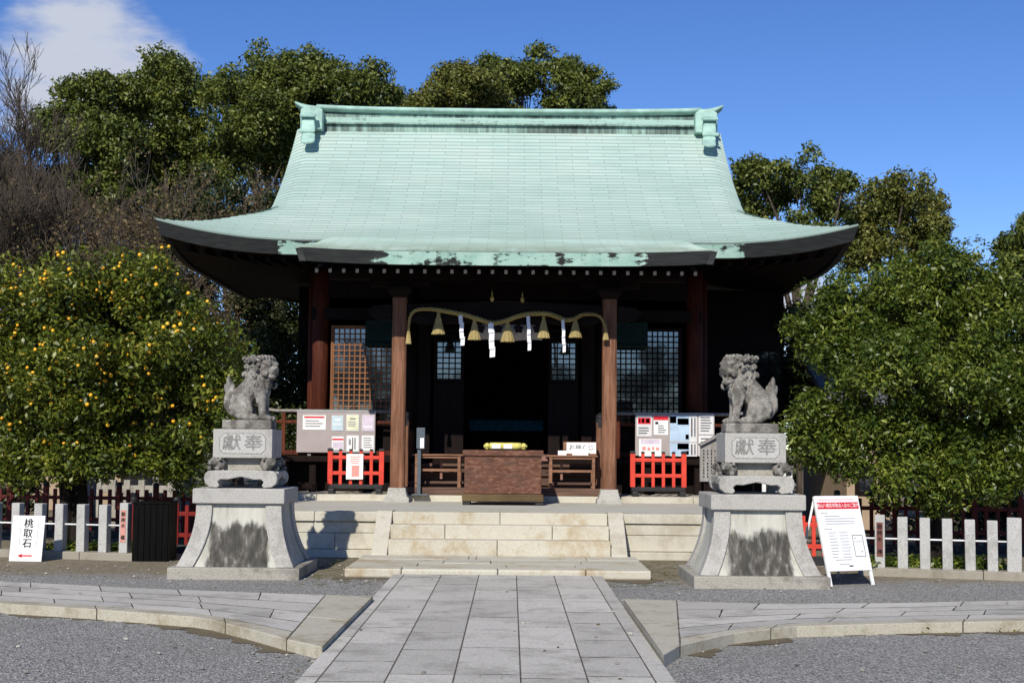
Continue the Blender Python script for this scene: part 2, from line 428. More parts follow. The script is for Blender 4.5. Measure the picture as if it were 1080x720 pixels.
MAT['straw'] = wood('straw_tassel', (.19,.14,.05), (.36,.28,.12), (.50,.41,.2), 'z', 3.0, .9, .6)
MAT['curtain'] = plain('white_curtain_cloth', (.62,.62,.64), .9, .1, .05)
MAT['crest'] = plain('dark_crest_dye', (.03,.025,.04), .9, .1)
MAT['green_blind'] = plain('dark_green_blind', (.007,.022,.019), .8, .2, .2)
MAT['teal'] = plain('teal_cloth', (.02,.13,.16), .8, .2, .2)
MAT['yellow'] = plain('yellow_cloth', (.62,.55,.15), .8, .2, .15)
MAT['brass'] = plain('brass_fitting', (.40,.28,.08), .35, .5, .2)
MAT['plaque_red'] = plain('salmon_plaque', (.50,.235,.195), .8, .2, .15)
MAT['plaque_dark'] = plain('dark_red_plaque', (.17,.07,.06), .8, .2, .15)
MAT['curb'] = granite('curb_concrete', (.29,.265,.215), .25, (.15,.13,.09), .5, 1.2, .4)
MAT['kerb'] = granite('kerb_granite', (.43,.40,.32), .35, (.22,.175,.09), .7, 1, .35, .08)
MAT['plaster'] = plain('beige_plaster', (.36,.27,.19), .9, .1, .1, 2)
MAT['roof_tile'] = plain('grey_roof_tile', (.10,.105,.11), .6, .3, .2)
def fruit_skin():
    n = NT('citrus_fruit_skin'); r = n.n('ShaderNodeObjectInfo').outputs['Random']; f = n.math('ADD', n.math('MULTIPLY', r, .6), n.math('MULTIPLY', n.island(), .4))
    n.bump(n.noise(n.co(), 160, 2), .2, .002)
    return n.set(n.ramp(f, [(.1, (.80,.33,.013)), (.5, (.84,.47,.025)), (.9, (.80,.56,.07))]), .42, .4)
MAT['citrus'] = fruit_skin()
def leaf(name, c1, c2, c3, trans=.25, rough=.42, spec=.4):
    n = NT(name); f = n.math('ADD', n.math('MULTIPLY', n.island(), .72), n.math('MULTIPLY', n.rng(n.noise(n.co(), 1.5, 3, .6), .36, .64), .36)); col = n.ramp(f, [(0, c1), (.55, c2), (1, c3)])
    n.set(col, rough, spec)
    tr = n.n('ShaderNodeBsdfTranslucent', {'Color': n.mix(.5, col, c3)})
    ms = n.n('ShaderNodeMixShader', {0: trans, 1: n.b.outputs[0], 2: tr.outputs[0]})
    n.l(ms.outputs[0], n.out.inputs[0]); return n.m
MAT['leaf_citrus'] = leaf('citrus_leaves', (0.034, 0.058, 0.006), (0.088, 0.12, 0.012), (0.25, 0.255, 0.034))
MAT['leaf_bright'] = leaf('bright_evergreen_leaves', (0.026, 0.05, 0.005), (0.070, 0.108, 0.011), (0.235, 0.265, 0.040))
MAT['leaf_camphor'] = leaf('camphor_leaves', (0.034, 0.056, 0.009), (0.088, 0.116, 0.018), (0.21, 0.225, 0.045), .2, .5)
MAT['leaf_olive'] = leaf('olive_leaves', (0.045, 0.062, 0.01), (0.115, 0.127, 0.022), (0.23, 0.22, 0.05), .2, .5)
MAT['leaf_dark'] = leaf('dark_hedge_leaves', (0.016, 0.026, 0.007), (0.038, 0.054, 0.014), (0.09, 0.105, 0.03), .15, .45)
MAT['leaf_brown'] = leaf('dry_brown_leaves', (0.05, 0.036, 0.018), (0.115, 0.085, 0.042), (0.2, 0.15, 0.075), .2, .7, .15)
MAT['bark'] = wood('tree_bark', (.03,.022,.016), (.075,.058,.045), (.15,.125,.10), 'z', .4, .9, .7, .1)
MAT['bark_dark'] = wood('dark_bark', (.010,.008,.006), (.022,.018,.014), (.045,.037,.03), 'z', .5, .9, .7, .1)
MAT['bark_pale'] = wood('pale_bark', (.10,.075,.052), (.20,.155,.115), (.30,.25,.20), 'z', .4, .9, .6, .1)
MAT['twig'] = plain('bare_twig_bark', (.085,.068,.052), .9, .1, .4, 3)

# ================================================================ THE GROUND
XP = -0.145           # axis of the path and the steps
g = MB()
g.add([(-400,-300,0),(400,-300,0),(400,700,0),(-400,700,0)], [(0,1,2,3)])
g.build('ground', MAT['gravel'], kind='structure')

def paved(name, cells, z0, z1, mat, gap=.0055, jitter=.0005, chamfer=.001, dirt=None):
    """cells: list of quads (4 xy corners); each becomes a slab with eased upper edges"""
    m = MB()
    for q in cells:
        q = [Vector((a[0], a[1])) for a in q]; c = sum(q, Vector((0, 0))) / len(q)
        area = sum(q[i].x*q[(i+1) % len(q)].y - q[(i+1) % len(q)].x*q[i].y for i in range(len(q)))
        sg = 1 if area > 0 else -1
        def ins(d):
            out = []
            for i in range(len(q)):
                e1 = (q[i]-q[i-1]).normalized(); e2 = (q[(i+1) % len(q)]-q[i]).normalized()
                n1 = Vector((-e1.y, e1.x))*sg; n2 = Vector((-e2.y, e2.x))*sg
                out.append(q[i] + (n1+n2)*d/max(.4, 1+n1.dot(n2)))
            return out
        h = z1 + random.uniform(-jitter, jitter); n = len(q)
        a = ins(gap); b = ins(gap + chamfer)
        tilt = (random.uniform(-.0005, .0005), random.uniform(-.0005, .0005))
        r0 = [(p.x, p.y, z0) for p in a]; r1 = [(p.x, p.y, h - chamfer) for p in a]
        r2 = [(p.x, p.y, h + tilt[0]*(p.x-c.x) + tilt[1]*(p.y-c.y)) for p in b]
        fs = []
        for i in range(n):
            j = (i+1) % n; fs += [(i, j, n+j, n+i), (n+i, n+j, 2*n+j, 2*n+i)]
        fs.append(tuple(range(2*n, 3*n)))
        m.add(r0 + r1 + r2, fs)
    if dirt:
        jm = MB()
        for q in cells:
            q = [Vector((a[0], a[1])) for a in q]
            for a, b in [(q[0], q[1])] if dirt == 'cross' else [(q[i], q[(i+1) % len(q)]) for i in range(len(q))]:
                L_ = (b-a).length; d = (b-a)/max(L_, 1e-6); nr = Vector((-d.y, d.x)); N = max(2, int(L_/.05)); vs = []
                for i in range(N+1):
                    p = a + d*L_*i/N; w = max(.0012, (.010 + .011*noise.noise((p.x*7, p.y*7, 1)) + .006*noise.noise((p.x*31, p.y*31, 4))) * (.38 if dirt == 'cross' else .42))
                    vs += [(*(p-nr*w), z1+.0014), (*(p+nr*w), z1+.0014)]
                jm.add(vs, [(2*i, 2*i+1, 2*i+3, 2*i+2) for i in range(N)])
        jm.build(name + '_joint_dirt', MAT['joint'], kind='structure')
    return m.build(name, mat, kind='structure')

MAT['joint'] = plain('joint_dirt', (.10,.088,.07), .95, .1, .4, 20)
cells = []
half = 1.245; bord = .135; cw = (2*half - 2*bord) / 5
Y0, Y1 = 3.0, 17.04
def column(x0, x1, lens):
    y = Y1 - random.uniform(0, .6)
    ys = [Y1]
    while y > Y0: ys.append(y); y -= random.uniform(*lens)
    ys.append(Y0)
    for a, b in zip(ys, ys[1:]):
        if a - b > .05: cells.append([(x0, b), (x1, b), (x1, a), (x0, a)])
column(XP-half, XP-half+bord, (1.5, 2.4)); column(XP+half-bord, XP+half, (1.5, 2.4))
for i in range(5): column(XP-half+bord+i*cw, XP-half+bord+(i+1)*cw, (.8, 1.4))
paved('main_path', cells, -.05, .05, MAT['slab'], dirt='cross')
bed = MB(); bed.bx(XP-half+.01, XP+half-.01, Y0, Y1-.01, -.06, .0490)
bed.build('path_bed', MAT['joint'], kind='structure')

# side paths: back edge and front edge, read as polylines on the top surface (z = .09)
ZS = .09
def side_path(name, back, front, endstrip, extra):
    bk = [G(*p, ZS) for p in back]; fr = [G(*p, ZS) for p in front]
    bk = [Vector(p) for p in extra[0]] + [Vector((p.x, p.y)) for p in bk] if extra else bk
    fr = [Vector(p) for p in extra[1]] + [Vector((p.x, p.y)) for p in fr] if extra else fr
    def along(pl, t):
        L = [0]
        for a, b in zip(pl, pl[1:]): L.append(L[-1] + (Vector(b[:2])-Vector(a[:2])).length)
        d = t*L[-1]
        for i in range(len(pl)-1):
            if d <= L[i+1]+1e-6:
                k = (d-L[i])/(L[i+1]-L[i]); return Vector(pl[i][:2]).lerp(Vector(pl[i+1][:2]), k)
        return Vector(pl[-1][:2])
    slabs = []; kerbs = []
    total = sum((Vector(b[:2])-Vector(a[:2])).length for a, b in zip(fr, fr[1:]))
    N = 200
    f = lambda t, w: along(bk, t).lerp(along(fr, t), w)
    kw = .86
    rows = [0, .24, .46, .67, kw]
    for r in range(4):
        t = 0
        while t < 1 - endstrip:
            t2 = min(1-endstrip, t + random.uniform(.75, 1.4)/total)
            if 1-endstrip - t2 < .35/total: t2 = 1-endstrip
            sub = [t + (t2-t)*k/3 for k in range(4)]
            slabs.append([f(x, rows[r+1]) for x in sub] + [f(x, rows[r]) for x in reversed(sub)]); t = t2
    t = 0
    while t < 1 - endstrip:
        t2 = min(1-endstrip, t + random.uniform(1.4, 2.3)/total)
        if 1-endstrip - t2 < .5/total: t2 = 1-endstrip
        sub = [t + (t2-t)*k/6 for k in range(7)]
        kerbs.append([f(x, 1) for x in sub] + [f(x, kw) for x in reversed(sub)]); t = t2
    e0 = 1-endstrip
    kerbs.append([f(e0, .55), f(1, .55), f(1, 0), f(e0, 0)]); kerbs.append([f(e0, 1), f(1, 1), f(1, .55), f(e0, .55)])
    paved(name, slabs, -.05, ZS, MAT['slab'], .0035, .0004, .001, 'all')
    paved(name + '_kerb', kerbs, -.05, ZS + .003, MAT['kerb'], .005, .002, .006)
    m = MB(); outline = [f(k/40, .02) for k in range(41)] + [f(k/40, .98) for k in range(40, -1, -1)]
    m.add([(p.x, p.y, ZS-.0012) for p in outline], [tuple(range(len(outline)))])
    m.build(name + '_bed', MAT['joint'], kind='structure')
GL = lambda px, py: G(px, py, ZS)
side_path('side_path_left', [(0,612.5),(165,620.5),(300,625.5),(394,628.5)], [(0,636.5),(100,642.5),(215,651.5),(270,665),(320,679),(340,682)], .035,
          ([(-14, 20.1), (-9, 18.6)], [(-14, 17.3), (-9, 16.2)]))
side_path('side_path_right', [(1080,632.5),(940,635.5),(810,636),(657.5,631.5)], [(1080,655),(960,657),(832,660.5),(770,668),(715,681),(700,691)], .04,
          ([(14, 15.0), (9, 15.3)], [(14, 12.9), (9, 13.1)]))

MAT['dirt'] = granite('kerb_side_dirt', (.15,.12,.075), .6, (.08,.07,.04), .6, 1.4, .6)
def dirt_strip(line, inner, lo, hi, z):
    vs = []; N = len(line)*14
    pl = [Vector((p.x, p.y)) for p in line]
    for i in range(N+1):
        t = i/N*(len(pl)-1); k = min(int(t), len(pl)-2); a, b = pl[k], pl[k+1]; p = a.lerp(b, t-k); d = (b-a).normalized(); nrm = Vector((d.y, -d.x))
        w = lo + (hi-lo)*max(0, .5+noise.noise((p.x*2.3, p.y*2.3, 5))*.9+noise.noise((p.x*9, p.y*9, 2))*.35)
        q = p - nrm*inner; r = p + nrm*w; vs += [(q.x, q.y, z), (r.x, r.y, z)]
    m = MB(); m.add(vs, [(2*i, 2*i+1, 2*i+3, 2*i+2) for i in range(N)]); return m.build('dirt_strip', MAT['dirt'], kind='structure')
dirt_strip([G(x, y, 0) for x, y in ((0,645),(100,651),(215,661),(270,675),(320,688))], .1, .02, .30, .004)
dirt_strip([G(x, y, 0) for x, y in ((715,690),(770,677),(832,669),(960,666),(1080,664))], .1, .02, .38, .004)
dirt_strip([Vector((XP-1.95, 17.02, 0)), Vector((XP-1.2, 17.02, 0))], .1, .05, .4, .004)
dirt_strip([Vector((XP+1.2, 17.02, 0)), Vector((XP+1.95, 17.02, 0))], .1, .05, .4, .004)
pb = MB()
for k in range(420):
    if random.random() < .6:
        x = random.uniform(-5.5, 5.5); y = random.uniform(9, 16.8); z = .052 if abs(x-XP) < 1.2 else .006
        if abs(x-XP) < 1.2 and random.random() < .75: x = XP + math.copysign(random.uniform(1.28, 1.6), x-XP); z = .006
    else: x = random.choice((-1,1))*random.uniform(1.9, 6.5); y = random.uniform(16.6, 19.2); z = .006
    r = random.uniform(.006, .02); pb.ball((x, y, z+r*.3), (r*random.uniform(.8,1.5), r, r*.6), 6, 4, (0, 0, random.uniform(0, 3)))
pbo = pb.build('pebbles', granite('loose_pebble', (.34,.32,.28), .4, (.15,.14,.12), .5, 1, .2, .5), kind='stuff'); tag(pbo, 'loose grey pebbles strewn along the paths and the kerbs', 'pebbles', kind='stuff')

# ================================================================ PLATFORM AND STEPS
PZ = .64                # platform level
plat = thing('stone_platform', 'long cream stone platform of coursed blocks that carries the shrine hall', 'platform', (XP, 20.1, 0))
def course(x0, x1, z0, z1, yf, depth, lens, name, mat=None, joints=None):
    m = MB(); x = x0
    while x < x1 - 1e-4:
        x2 = min(x1, x + random.uniform(*lens))
        if x1 - x2 < .4: x2 = x1
        d = random.uniform(-.004, .004)
        m.bx(x+.003, x2-.003, yf+d, yf+depth, z0+.002, z1-.003); x = x2
    return m.build(name, mat or MAT['wall_stone'], plat, bevel=.01)
HWP = 4.1
for s in (-1, 1):
    xa, xb = (XP-HWP, XP-1.5) if s < 0 else (XP+1.5, XP+HWP)
    course(xa, xb, 0, .115, 19.93, .5, (1.0, 1.8), 'plinth_course')
    course(xa, xb, .115, .34, 20.05, .5, (1.2, 2.0), 'wall_course')
    course(xa, xb, .34, .50, 20.06, .5, (1.3, 2.2), 'wall_course')
    course(xa, xb, .50, PZ, 20.02, .5, (1.5, 2.4), 'coping_course')
for s in (-1, 1):
    m = MB(); m.bx(XP+s*HWP-.2, XP+s*HWP+.2, 20.56, 36, 0, PZ-.02); m.build('side_wall', MAT['wall_stone'], plat, bevel=.01)
m = MB(); m.bx(XP-HWP+.05, XP+HWP-.05, 20.3, 36, .3, PZ-.006); m.build('paving', MAT['platform'], plat)
m = MB()
for x0, x1 in ((-3.95,-3.1),(-3.1,-1.85),(-1.85,-.5),(-.5,.9),(.9,1.9),(1.9,3.2),(3.2,3.95)):
    m.bx(XP+x0+.003, XP+x1-.003, 23.9, 33, PZ-.02, .735)
m.build('sill_course', MAT['wall_stone'], plat, bevel=.008)

st = thing('stone_steps', 'three worn cream stone steps with sloping cheek stones, up to the hall from the path', 'steps', (XP, 17.1, 0))
def stepcourse(x0, x1, yf, yb, z0, z1, cuts, name='step', mat='step'):
    m = MB(); xs = [x0] + cuts + [x1]
    for a, b in zip(xs, xs[1:]):
        d = random.uniform(-.004, .004); m.bx(a+.003, b-.003, yf+d, yb, z0, z1+d*.5)
    return m.build(name, MAT[mat], st, bevel=.012)
stepcourse(XP-1.5, XP+1.5, 19.28, 19.7, 0, .305, [XP-.03])
stepcourse(XP-1.5, XP+1.5, 19.60, 20.0, 0, .485, [XP-.75, XP+.72])
stepcourse(XP-1.5, XP+1.5, 19.95, 20.5, 0, .643, [XP+.0])
for s in (-1, 1):
    m = MB(); a = XP+s*1.505; b = XP+s*1.72
    m.prism([(19.2,0),(19.2,.12),(20.02,PZ+.012),(20.5,PZ+.012),(20.5,0)], min(a,b), max(a,b), 'x'); m.build('cheek_stone', MAT['wall_stone'], st, bevel=.01)
# the broad landing slab at the foot
m = MB()
for x0, x1 in ((-1.83,-1.15),(-1.15,.0),(.0,1.05),(1.05,1.83)): m.bx(XP+x0+.003, XP+x1-.003, 17.08+random.uniform(-.02,.02), 17.48, 0, .108+random.uniform(-.003,.003))
m.build('landing_edge', MAT['step'], st, bevel=.02)
m = MB()
for r, (ya, yb) in enumerate(((17.48,18.05),(18.05,18.65),(18.65,19.27))):
    xs = [-1.83, -1.0+.3*r, .1-.2*r, .95+.1*r, 1.83]
    for a, b in zip(xs, xs[1:]): m.bx(XP+a+.004, XP+b-.004, ya+.004, yb-.004, 0, .10+random.uniform(-.004,.004))
m.build('landing_paving', MAT['step'], st, bevel=.01)

# ================================================================ THE SHRINE HALL
XH = -.10
hall = thing('shrine_hall', 'dark timber shrine hall with a big concave green copper roof and porch', 'shrine', (XH, 25.6, PZ))
EY, BY, RY = 23.6, 33.2, 28.4        # front eave, back eave, ridge (depth)
EX, VX = 5.88, 4.28                  # half length of eave and of the gabled part
prof = [(0,4.97),(.8,5.33),(1.6,5.745),(2.25,6.12),(3.3,6.80),(4.2,7.50),(4.8,8.02)]
def hgt(d):
    # Catmull-Rom through the measured profile
    for i in range(len(prof)-1):
        if d <= prof[i+1][0] or i == len(prof)-2:
            x0, y0 = prof[i]; x1, y1 = prof[i+1]; t = (d-x0)/(x1-x0)
            def sl(j):
                a = prof[max(j-1,0)]; b = prof[min(j+1,len(prof)-1)]; return (b[1]-a[1])/(b[0]-a[0])
            h = x1-x0; m0, m1 = sl(i)*h, sl(i+1)*h
            return (2*t**3-3*t*t+1)*y0 + (t**3-2*t*t+t)*m0 + (-2*t**3+3*t*t)*y1 + (t**3-t*t)*m1
def lift(c, d): return .335 * max(0, 1-c/2.58)**2.2 * max(0, 1-d/1.9)
def halfw(d): return VX + .14*math.log(1+math.exp((1.6-d)/.14))
def roof_sheet(sign, parent):
    N, C = 40, 96
    arc = [0]; D = [0]; steps = 400
    for i in range(1, steps+1):
        d0, d1 = 4.8*(i-1)/steps, 4.8*i/steps
        arc.append(arc[-1] + math.hypot(d1-d0, hgt(d1)-hgt(d0))); D.append(d1)
    def dat(a): return float(np.interp(a, arc, D))
    vs = []; uv = []; fs = []
    for k in range(N):
        for e, (a, rz) in enumerate(((arc[-1]*k/N, .016), (arc[-1]*(k+1)/N, .0))):
            d = dat(a); w = halfw(d)
            for c in range(C+1):
                s = -1 + 2*c/C; s = math.copysign(abs(s)**.85, s)
                x = s*w; cdist = EX - abs(x)
                z = hgt(d) + lift(cdist, d) + rz
                if d > 1.2: z -= .13*max(0, (abs(x)-(w-.42))/.42)**2 * min(1, (d-1.2)/.8)
                wob = .004*noise.noise((x*1.7, d*3, 1.3))
                y = EY + d if sign > 0 else BY - d
                vs.append((XH + x, y, z + wob)); uv.append((x, k + e*.999))
    row = C+1
    for k in range(2*N-1):
        for c in range(C):
            a = k*row+c; q = (a, a+1, a+1+row, a+row); fs.append(q if sign > 0 else q[::-1])
    me = bpy.data.meshes.new('roof'); off = Vector((XH, 25.6, PZ))
    me.from_pydata([tuple(Vector(v)-off) for v in vs], [], fs)
    u = me.uv_layers.new(name='UVMap')
    for lp in me.loops: u.data[lp.index].uv = uv[lp.vertex_index]
    me.materials.append(MAT['copper'])
    o = bpy.data.objects.new('roof', me); COL.objects.link(o); o.parent = parent
    so = o.modifiers.new('thick', 'SOLIDIFY'); so.thickness = .03; so.offset = -1
    return o
main_roof = roof_sheet(1, hall); roof_sheet(-1, hall)
for s in (-1, 1):                                   # hips at the two ends
    m = MB(); NY, ND = 60, 12; vs = []; fs = []
    for j in range(ND+1):
        d = 1.75*j/ND
        for i in range(NY+1):
            y = (EY+d) + (BY-EY-2*d)*i/NY; c = 4.8-abs(y-RY)
            vs.append((XH+s*(EX-d), y, hgt(d)+lift(c, d)-.004))
    for j in range(ND):
        for i in range(NY): a = j*(NY+1)+i; fs.append((a, a+1, a+NY+2, a+NY+1))
    m.add(vs, fs); o = m.build('hip_roof', MAT['ridge_plain'], hall)
    g2 = MB(); poly = [(EY+1.7, 5.7)] + [(EY+d, hgt(d)-.18) for d in (1.9,2.4,3.0,3.6,4.2,4.7)] + [(BY-d, hgt(d)-.18) for d in (4.7,4.2,3.6,3.0,2.4,1.9)] + [(BY-1.7, 5.7)]
    g2.prism(poly, XH+s*3.86-.04, XH+s*3.86+.04, 'x'); g2.build('gable_wall', MAT['dark_wood'], hall)
# ridge: stacked courses, cap, end ornaments
m = MB(); m.bx(XH-4.08, XH+4.08, RY-.24, RY+.24, 7.74, 7.955); m.build('ridge_base', MAT['ridge_dark'], hall, bevel=.01)
m = MB(); m.bx(XH-4.06, XH+4.06, RY-.31, RY+.31, 7.958, 7.985); m.bx(XH-4.03, XH+4.03, RY-.19, RY+.19, 8.113, 8.2); m.build('ridge_band', MAT['ridge_dark'], hall, bevel=.006)
m = MB(); m.bx(XH-4.02, XH+4.02, RY-.25, RY+.25, 7.987, 8.11); m.build('ridge_course', MAT['ridge'], hall, bevel=.02)
m = MB()
def sag(t): return .035*t**2 + .02*t**8
rings = []
for i in range(41):
    t = -1+2*i/40; x = XH + t*3.86; z = 8.255 + sag(abs(t))
    rings.append([(x, RY+.33*math.cos(a), z+.085*math.sin(a)) for a in [k*math.pi/6-math.pi/2 for k in range(12)]])
m.loft(rings); cap = m.build('ridge_cap', MAT['ridge_plain'], hall, smooth=True)
for s in (-1, 1):
    e = MB(); rr = []
    for i in range(9):                               # upswept bird-tail end of the cap
        t = i/8; x = XH+s*(3.86+.45*t); z = 8.285+.13*t**2.0; hh = .115*(1-.62*t**1.8)
        rr.append([(x, RY+.29*(1-.25*t)*math.cos(a), z+hh*math.sin(a)-.03*(1-t)) for a in [k*math.pi/6-math.pi/2 for k in range(12)]])
    e.loft(rr); orn = e.build('ridge_end', MAT['ridge_plain'], hall, smooth=True)
    o2 = MB(); x0 = XH+s*3.93
    o2.prism([(-.22,7.80),(.22,7.80),(.22,8.2),(.12,8.27),(-.12,8.27),(-.22,8.2)], RY-.5, RY+.5)
    o2.v = [(v[0]+x0, v[1], v[2]) for v in o2.v]; o2.build('end_plate', MAT['ridge_plain'], orn, bevel=.02)
    sc = MB()                                        # hanging scroll-shaped fin in front
    xs = XH+s*3.99
    path = [(RY-.52,8.10),(RY-.60,8.02),(RY-.66,7.92),(RY-.73,7.80),(RY-.80,7.68),(RY-.90,7.56),(RY-1.02,7.46),(RY-1.1,7.42)]
    wid = [.11,.135,.13,.15,.12,.135,.145,.12]; thk = [.06,.10,.09,.13,.09,.11,.12,.06]
    rr = []
    for (y, z), w_, t_ in zip(path, wid, thk):
        rr.append([(xs+s*(8.1-z)*(-.12)+w_*math.cos(a), y+t_*math.sin(a)*.6, z+t_*math.sin(a)*.7) for a in [k*math.pi/5 for k in range(10)]])
    sc.loft(rr); sc.build('scroll_fin', MAT['ridge_plain'], orn, smooth=True)
    for hz in (8.06, 7.72):
        sb = MB(); sb.box((xs-s*.02, RY-.68 if hz > 8 else RY-.80, hz-.02), (.32, .12, .04), (R(35),0,0)); sb.build('scroll_band', MAT['ridge_plain'], orn, bevel=.008)

# main eave fascia, following the swept eave line
def fascia(name, pts, h_of, parent, mat, inset_dir, th=.10, drop=.0, lean=.07):
    m = MB(); rings = []
    for p, h in zip(pts, h_of):
        p = Vector(p); i = Vector(inset_dir(p)); b = p + Vector((0,0,-h)) + i*lean
        rings.append([tuple(p + Vector((0,0,.0))), tuple(b), tuple(b + i*th), tuple(p + i*th)])
    m.loft(rings); return m.build(name, mat, parent)
NE = 60
pts = []; hs_ = []
for i in range(NE+1):
    x = -EX + 2*EX*i/NE; c = EX-abs(x); pts.append((XH+x, EY+.012, hgt(0)+lift(c,0)-.018)); hs_.append(.215+.03*max(0,1-c/2.5))
def inw(p):
    return Vector((-(1 if p.x > XH else -1)*max(0, abs(p.x-XH)-(EX-.9))/.9, 1, 0))
fascia('eave_fascia', pts, hs_, hall, MAT['fascia'], inw)
fascia('eave_fascia', [(p[0], BY-.012, p[2]) for p in pts], hs_, hall, MAT['fascia'], lambda p: Vector((inw(p).x, -1, 0)))
for s in (-1, 1):
    pp = []; hh = []
    for i in range(41):
        y = EY+.02+(BY-EY-.04)*i/40; c = max(0, 4.8-abs(y-RY)); pp.append((XH+s*(EX-.012), y, hgt(0)+lift(c,0)-.018)); hh.append(.215+.03*max(0,1-c/2.5))
    fascia('eave_fascia', pp, hh, hall, MAT['fascia'], lambda p: Vector((-s, (1 if p.y < RY else -1)*max(0, abs(p.y-RY)-3.9)/.9, 0)))
# soffit: rises from the eave to the wall plate, all round
m = MB(); ring_o = []; ring_i = []
def peri(n, hx, y0, y1, zf):
    out = []
    for i in range(n): t = i/n; out.append((XH-hx+2*hx*t, y0))
    for i in range(n): t = i/n; out.append((XH+hx, y0+(y1-y0)*t))
    for i in range(n): t = i/n; out.append((XH+hx-2*hx*t, y1))
    for i in range(n): t = i/n; out.append((XH-hx, y1-(y1-y0)*t))
    return [(x, y, zf(x, y)) for x, y in out]
def zo(x, y):
    c = min(max(0, EX-abs(x-XH))+max(0, 4.8-abs(y-RY)), 9); return hgt(0)+lift(c, 0)-.20
ro = peri(24, EX-.15, EY+.15, BY-.15, zo); rm = peri(24, 4.6, 24.6, 32.2, lambda x, y: 4.83); ri = peri(24, 3.3, 25.62, 31.2, lambda x, y: 4.98)
vs = ro + rm + ri; n = len(ro)
fs = [(k*n+i, k*n+(i+1) % n, (k+1)*n+(i+1) % n, (k+1)*n+i) for k in range(2) for i in range(n)]
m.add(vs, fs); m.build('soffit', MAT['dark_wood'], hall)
# rafters under the main eave (front row)
raf = None
def rafter_mesh(L, slope):
    m = MB(); m.box((0, L/2, 0), (.065, L, .085)); m.xf(Matrix.Rotation(slope, 4, 'X')); return m
def rafters(x0, x1, pitch, y, zf, L, slope, capmat):
    first = None; x = x0
    while x <= x1 + 1e-6:
        if first is None:
            first = rafter_mesh(L, slope).build('rafter', MAT['dark_wood'], hall, local=True)
            c = MB(); c.box((0, -.004, 0), (.05, .006, .062)); c.xf(Matrix.Rotation(slope, 4, 'X')); c.build('end_cap', capmat, first, local=True); r = first
        else:
            r = copy_tree(first, hall)
        r.location = Vector((XH+x, y, zf(x))) - hall.location
        x += pitch
MAT['endcap'] = plain('pale_rafter_end', (.36,.31,.26), .6, .3, .2)
rafters(-5.4, 5.4, .27, EY+.32, lambda x: hgt(0)+lift(EX-abs(x), .3)-.30, 1.9, R(4), MAT['dark_wood'])

# porch roof (the forward sweep in the middle)
KY = 22.0
def khw(y): return 3.10 + .205*max(0, (23.8-y)/1.8)**1.5
def kz(x, y):
    t = (y-KY)/1.6
    base = 4.595 + .350*t + .045*t*t
    return base + .06*(abs(x)/3.3)**4*max(0, 1-t)
m = MB(); N, C = 13, 60; vs = []; uv = []; fs = []
for k in range(N):
    for e, (t, rz) in enumerate(((k/N, .009), ((k+1)/N, 0))):
        y = KY + 1.85*t; w = khw(y)
        for c in range(C+1):
            x = (-1+2*c/C)*w; edge = max(0, (abs(x)-(w-.18))/.18)
            vs.append((XH+x, y, kz(x, y)+rz-.035*edge**2)); uv.append((x, k+e*.999+.3))
row = C+1
for k in range(2*N-1):
    for c in range(C): a = k*row+c; fs.append((a, a+1, a+1+row, a+row))
me = bpy.data.meshes.new('porch_roof'); me.from_pydata([tuple(Vector(v)-hall.location) for v in vs], [], fs)
u = me.uv_layers.new(name='UVMap')
for lp in me.loops: u.data[lp.index].uv = uv[lp.vertex_index]
me.materials.append(MAT['copper']); pr = bpy.data.objects.new('porch_roof', me); COL.objects.link(pr); pr.parent = hall
so = pr.modifiers.new('thick', 'SOLIDIFY'); so.thickness = .025; so.offset = -1
pts = [(XH+x, KY+.01, kz(x, KY)-.016) for x in [(-1+2*i/40)*(khw(KY)-.005) for i in range(41)]]
fascia('porch_fascia', pts, [.205]*41, hall, MAT['porch_fascia'], lambda p: Vector((-.9*(1 if p.x > XH else -1)*max(0, abs(p.x-XH)-2.9)/.4, .6, 0)))
for s in (-1, 1):
    pp = [(XH+s*(khw(y)-.012), y, kz(khw(y), y)-.055) for y in [KY+.02+1.75*i/20 for i in range(21)]]
    fascia('porch_fascia', pp, [.19]*21, hall, MAT['verge_fascia'], lambda p: Vector((-s, 0, 0)))
m = MB(); m.add([(XH-3.1,KY+.14,4.385),(XH+3.1,KY+.14,4.385),(XH+3.0,24.6,4.93),(XH-3.0,24.6,4.93)], [(0,1,2,3)]); m.build('porch_soffit', MAT['dark_wood'], hall)
rafters(-3.0, 3.0, .214, KY+.36, lambda x: 4.31, 2.0, R(12), MAT['endcap'])

# porch pillars on stone bases
first = None
for s in (-1, 1):
    x = XP+.02+s*1.742
    m = MB(); c = .03; hw = .118
    oct_ = [(-hw+c,-hw),(hw-c,-hw),(hw,-hw+c),(hw,hw-c),(hw-c,hw),(-hw+c,hw),(-hw,hw-c),(-hw,-hw+c)]
    m.loft([[(x+a, 23.55+b, z) for a, b in oct_] for z in (.865, 2.0, 3.2, 4.1)])
    p = m.build('porch_pillar', MAT['pillar'], hall, bevel=.006)
    b = MB(); b.loft([[(x+a*w_, 23.55+b_*w_, z) for a, b_ in ((-1,-1),(1,-1),(1,1),(-1,1))] for w_, z in ((.205,PZ-.01),(.205,.70),(.175,.725),(.15,.80),(.142,.87))])
    b.build('base_stone', MAT['granite'], p, bevel=.008)
    k = MB()                                         # bracket block and arms on the pillar head
    k.loft([[(x+a*w_, 23.55+b_*w_, z) for a, b_ in ((-1,-1),(1,-1),(1,1),(-1,1))] for w_, z in ((.12,4.0),(.2,4.1),(.2,4.18))])
    k.bx(x-.5, x+.5, 23.47, 23.63, 4.185, 4.29); k.build('bracket', MAT['dark_wood'], hall, bevel=.01)
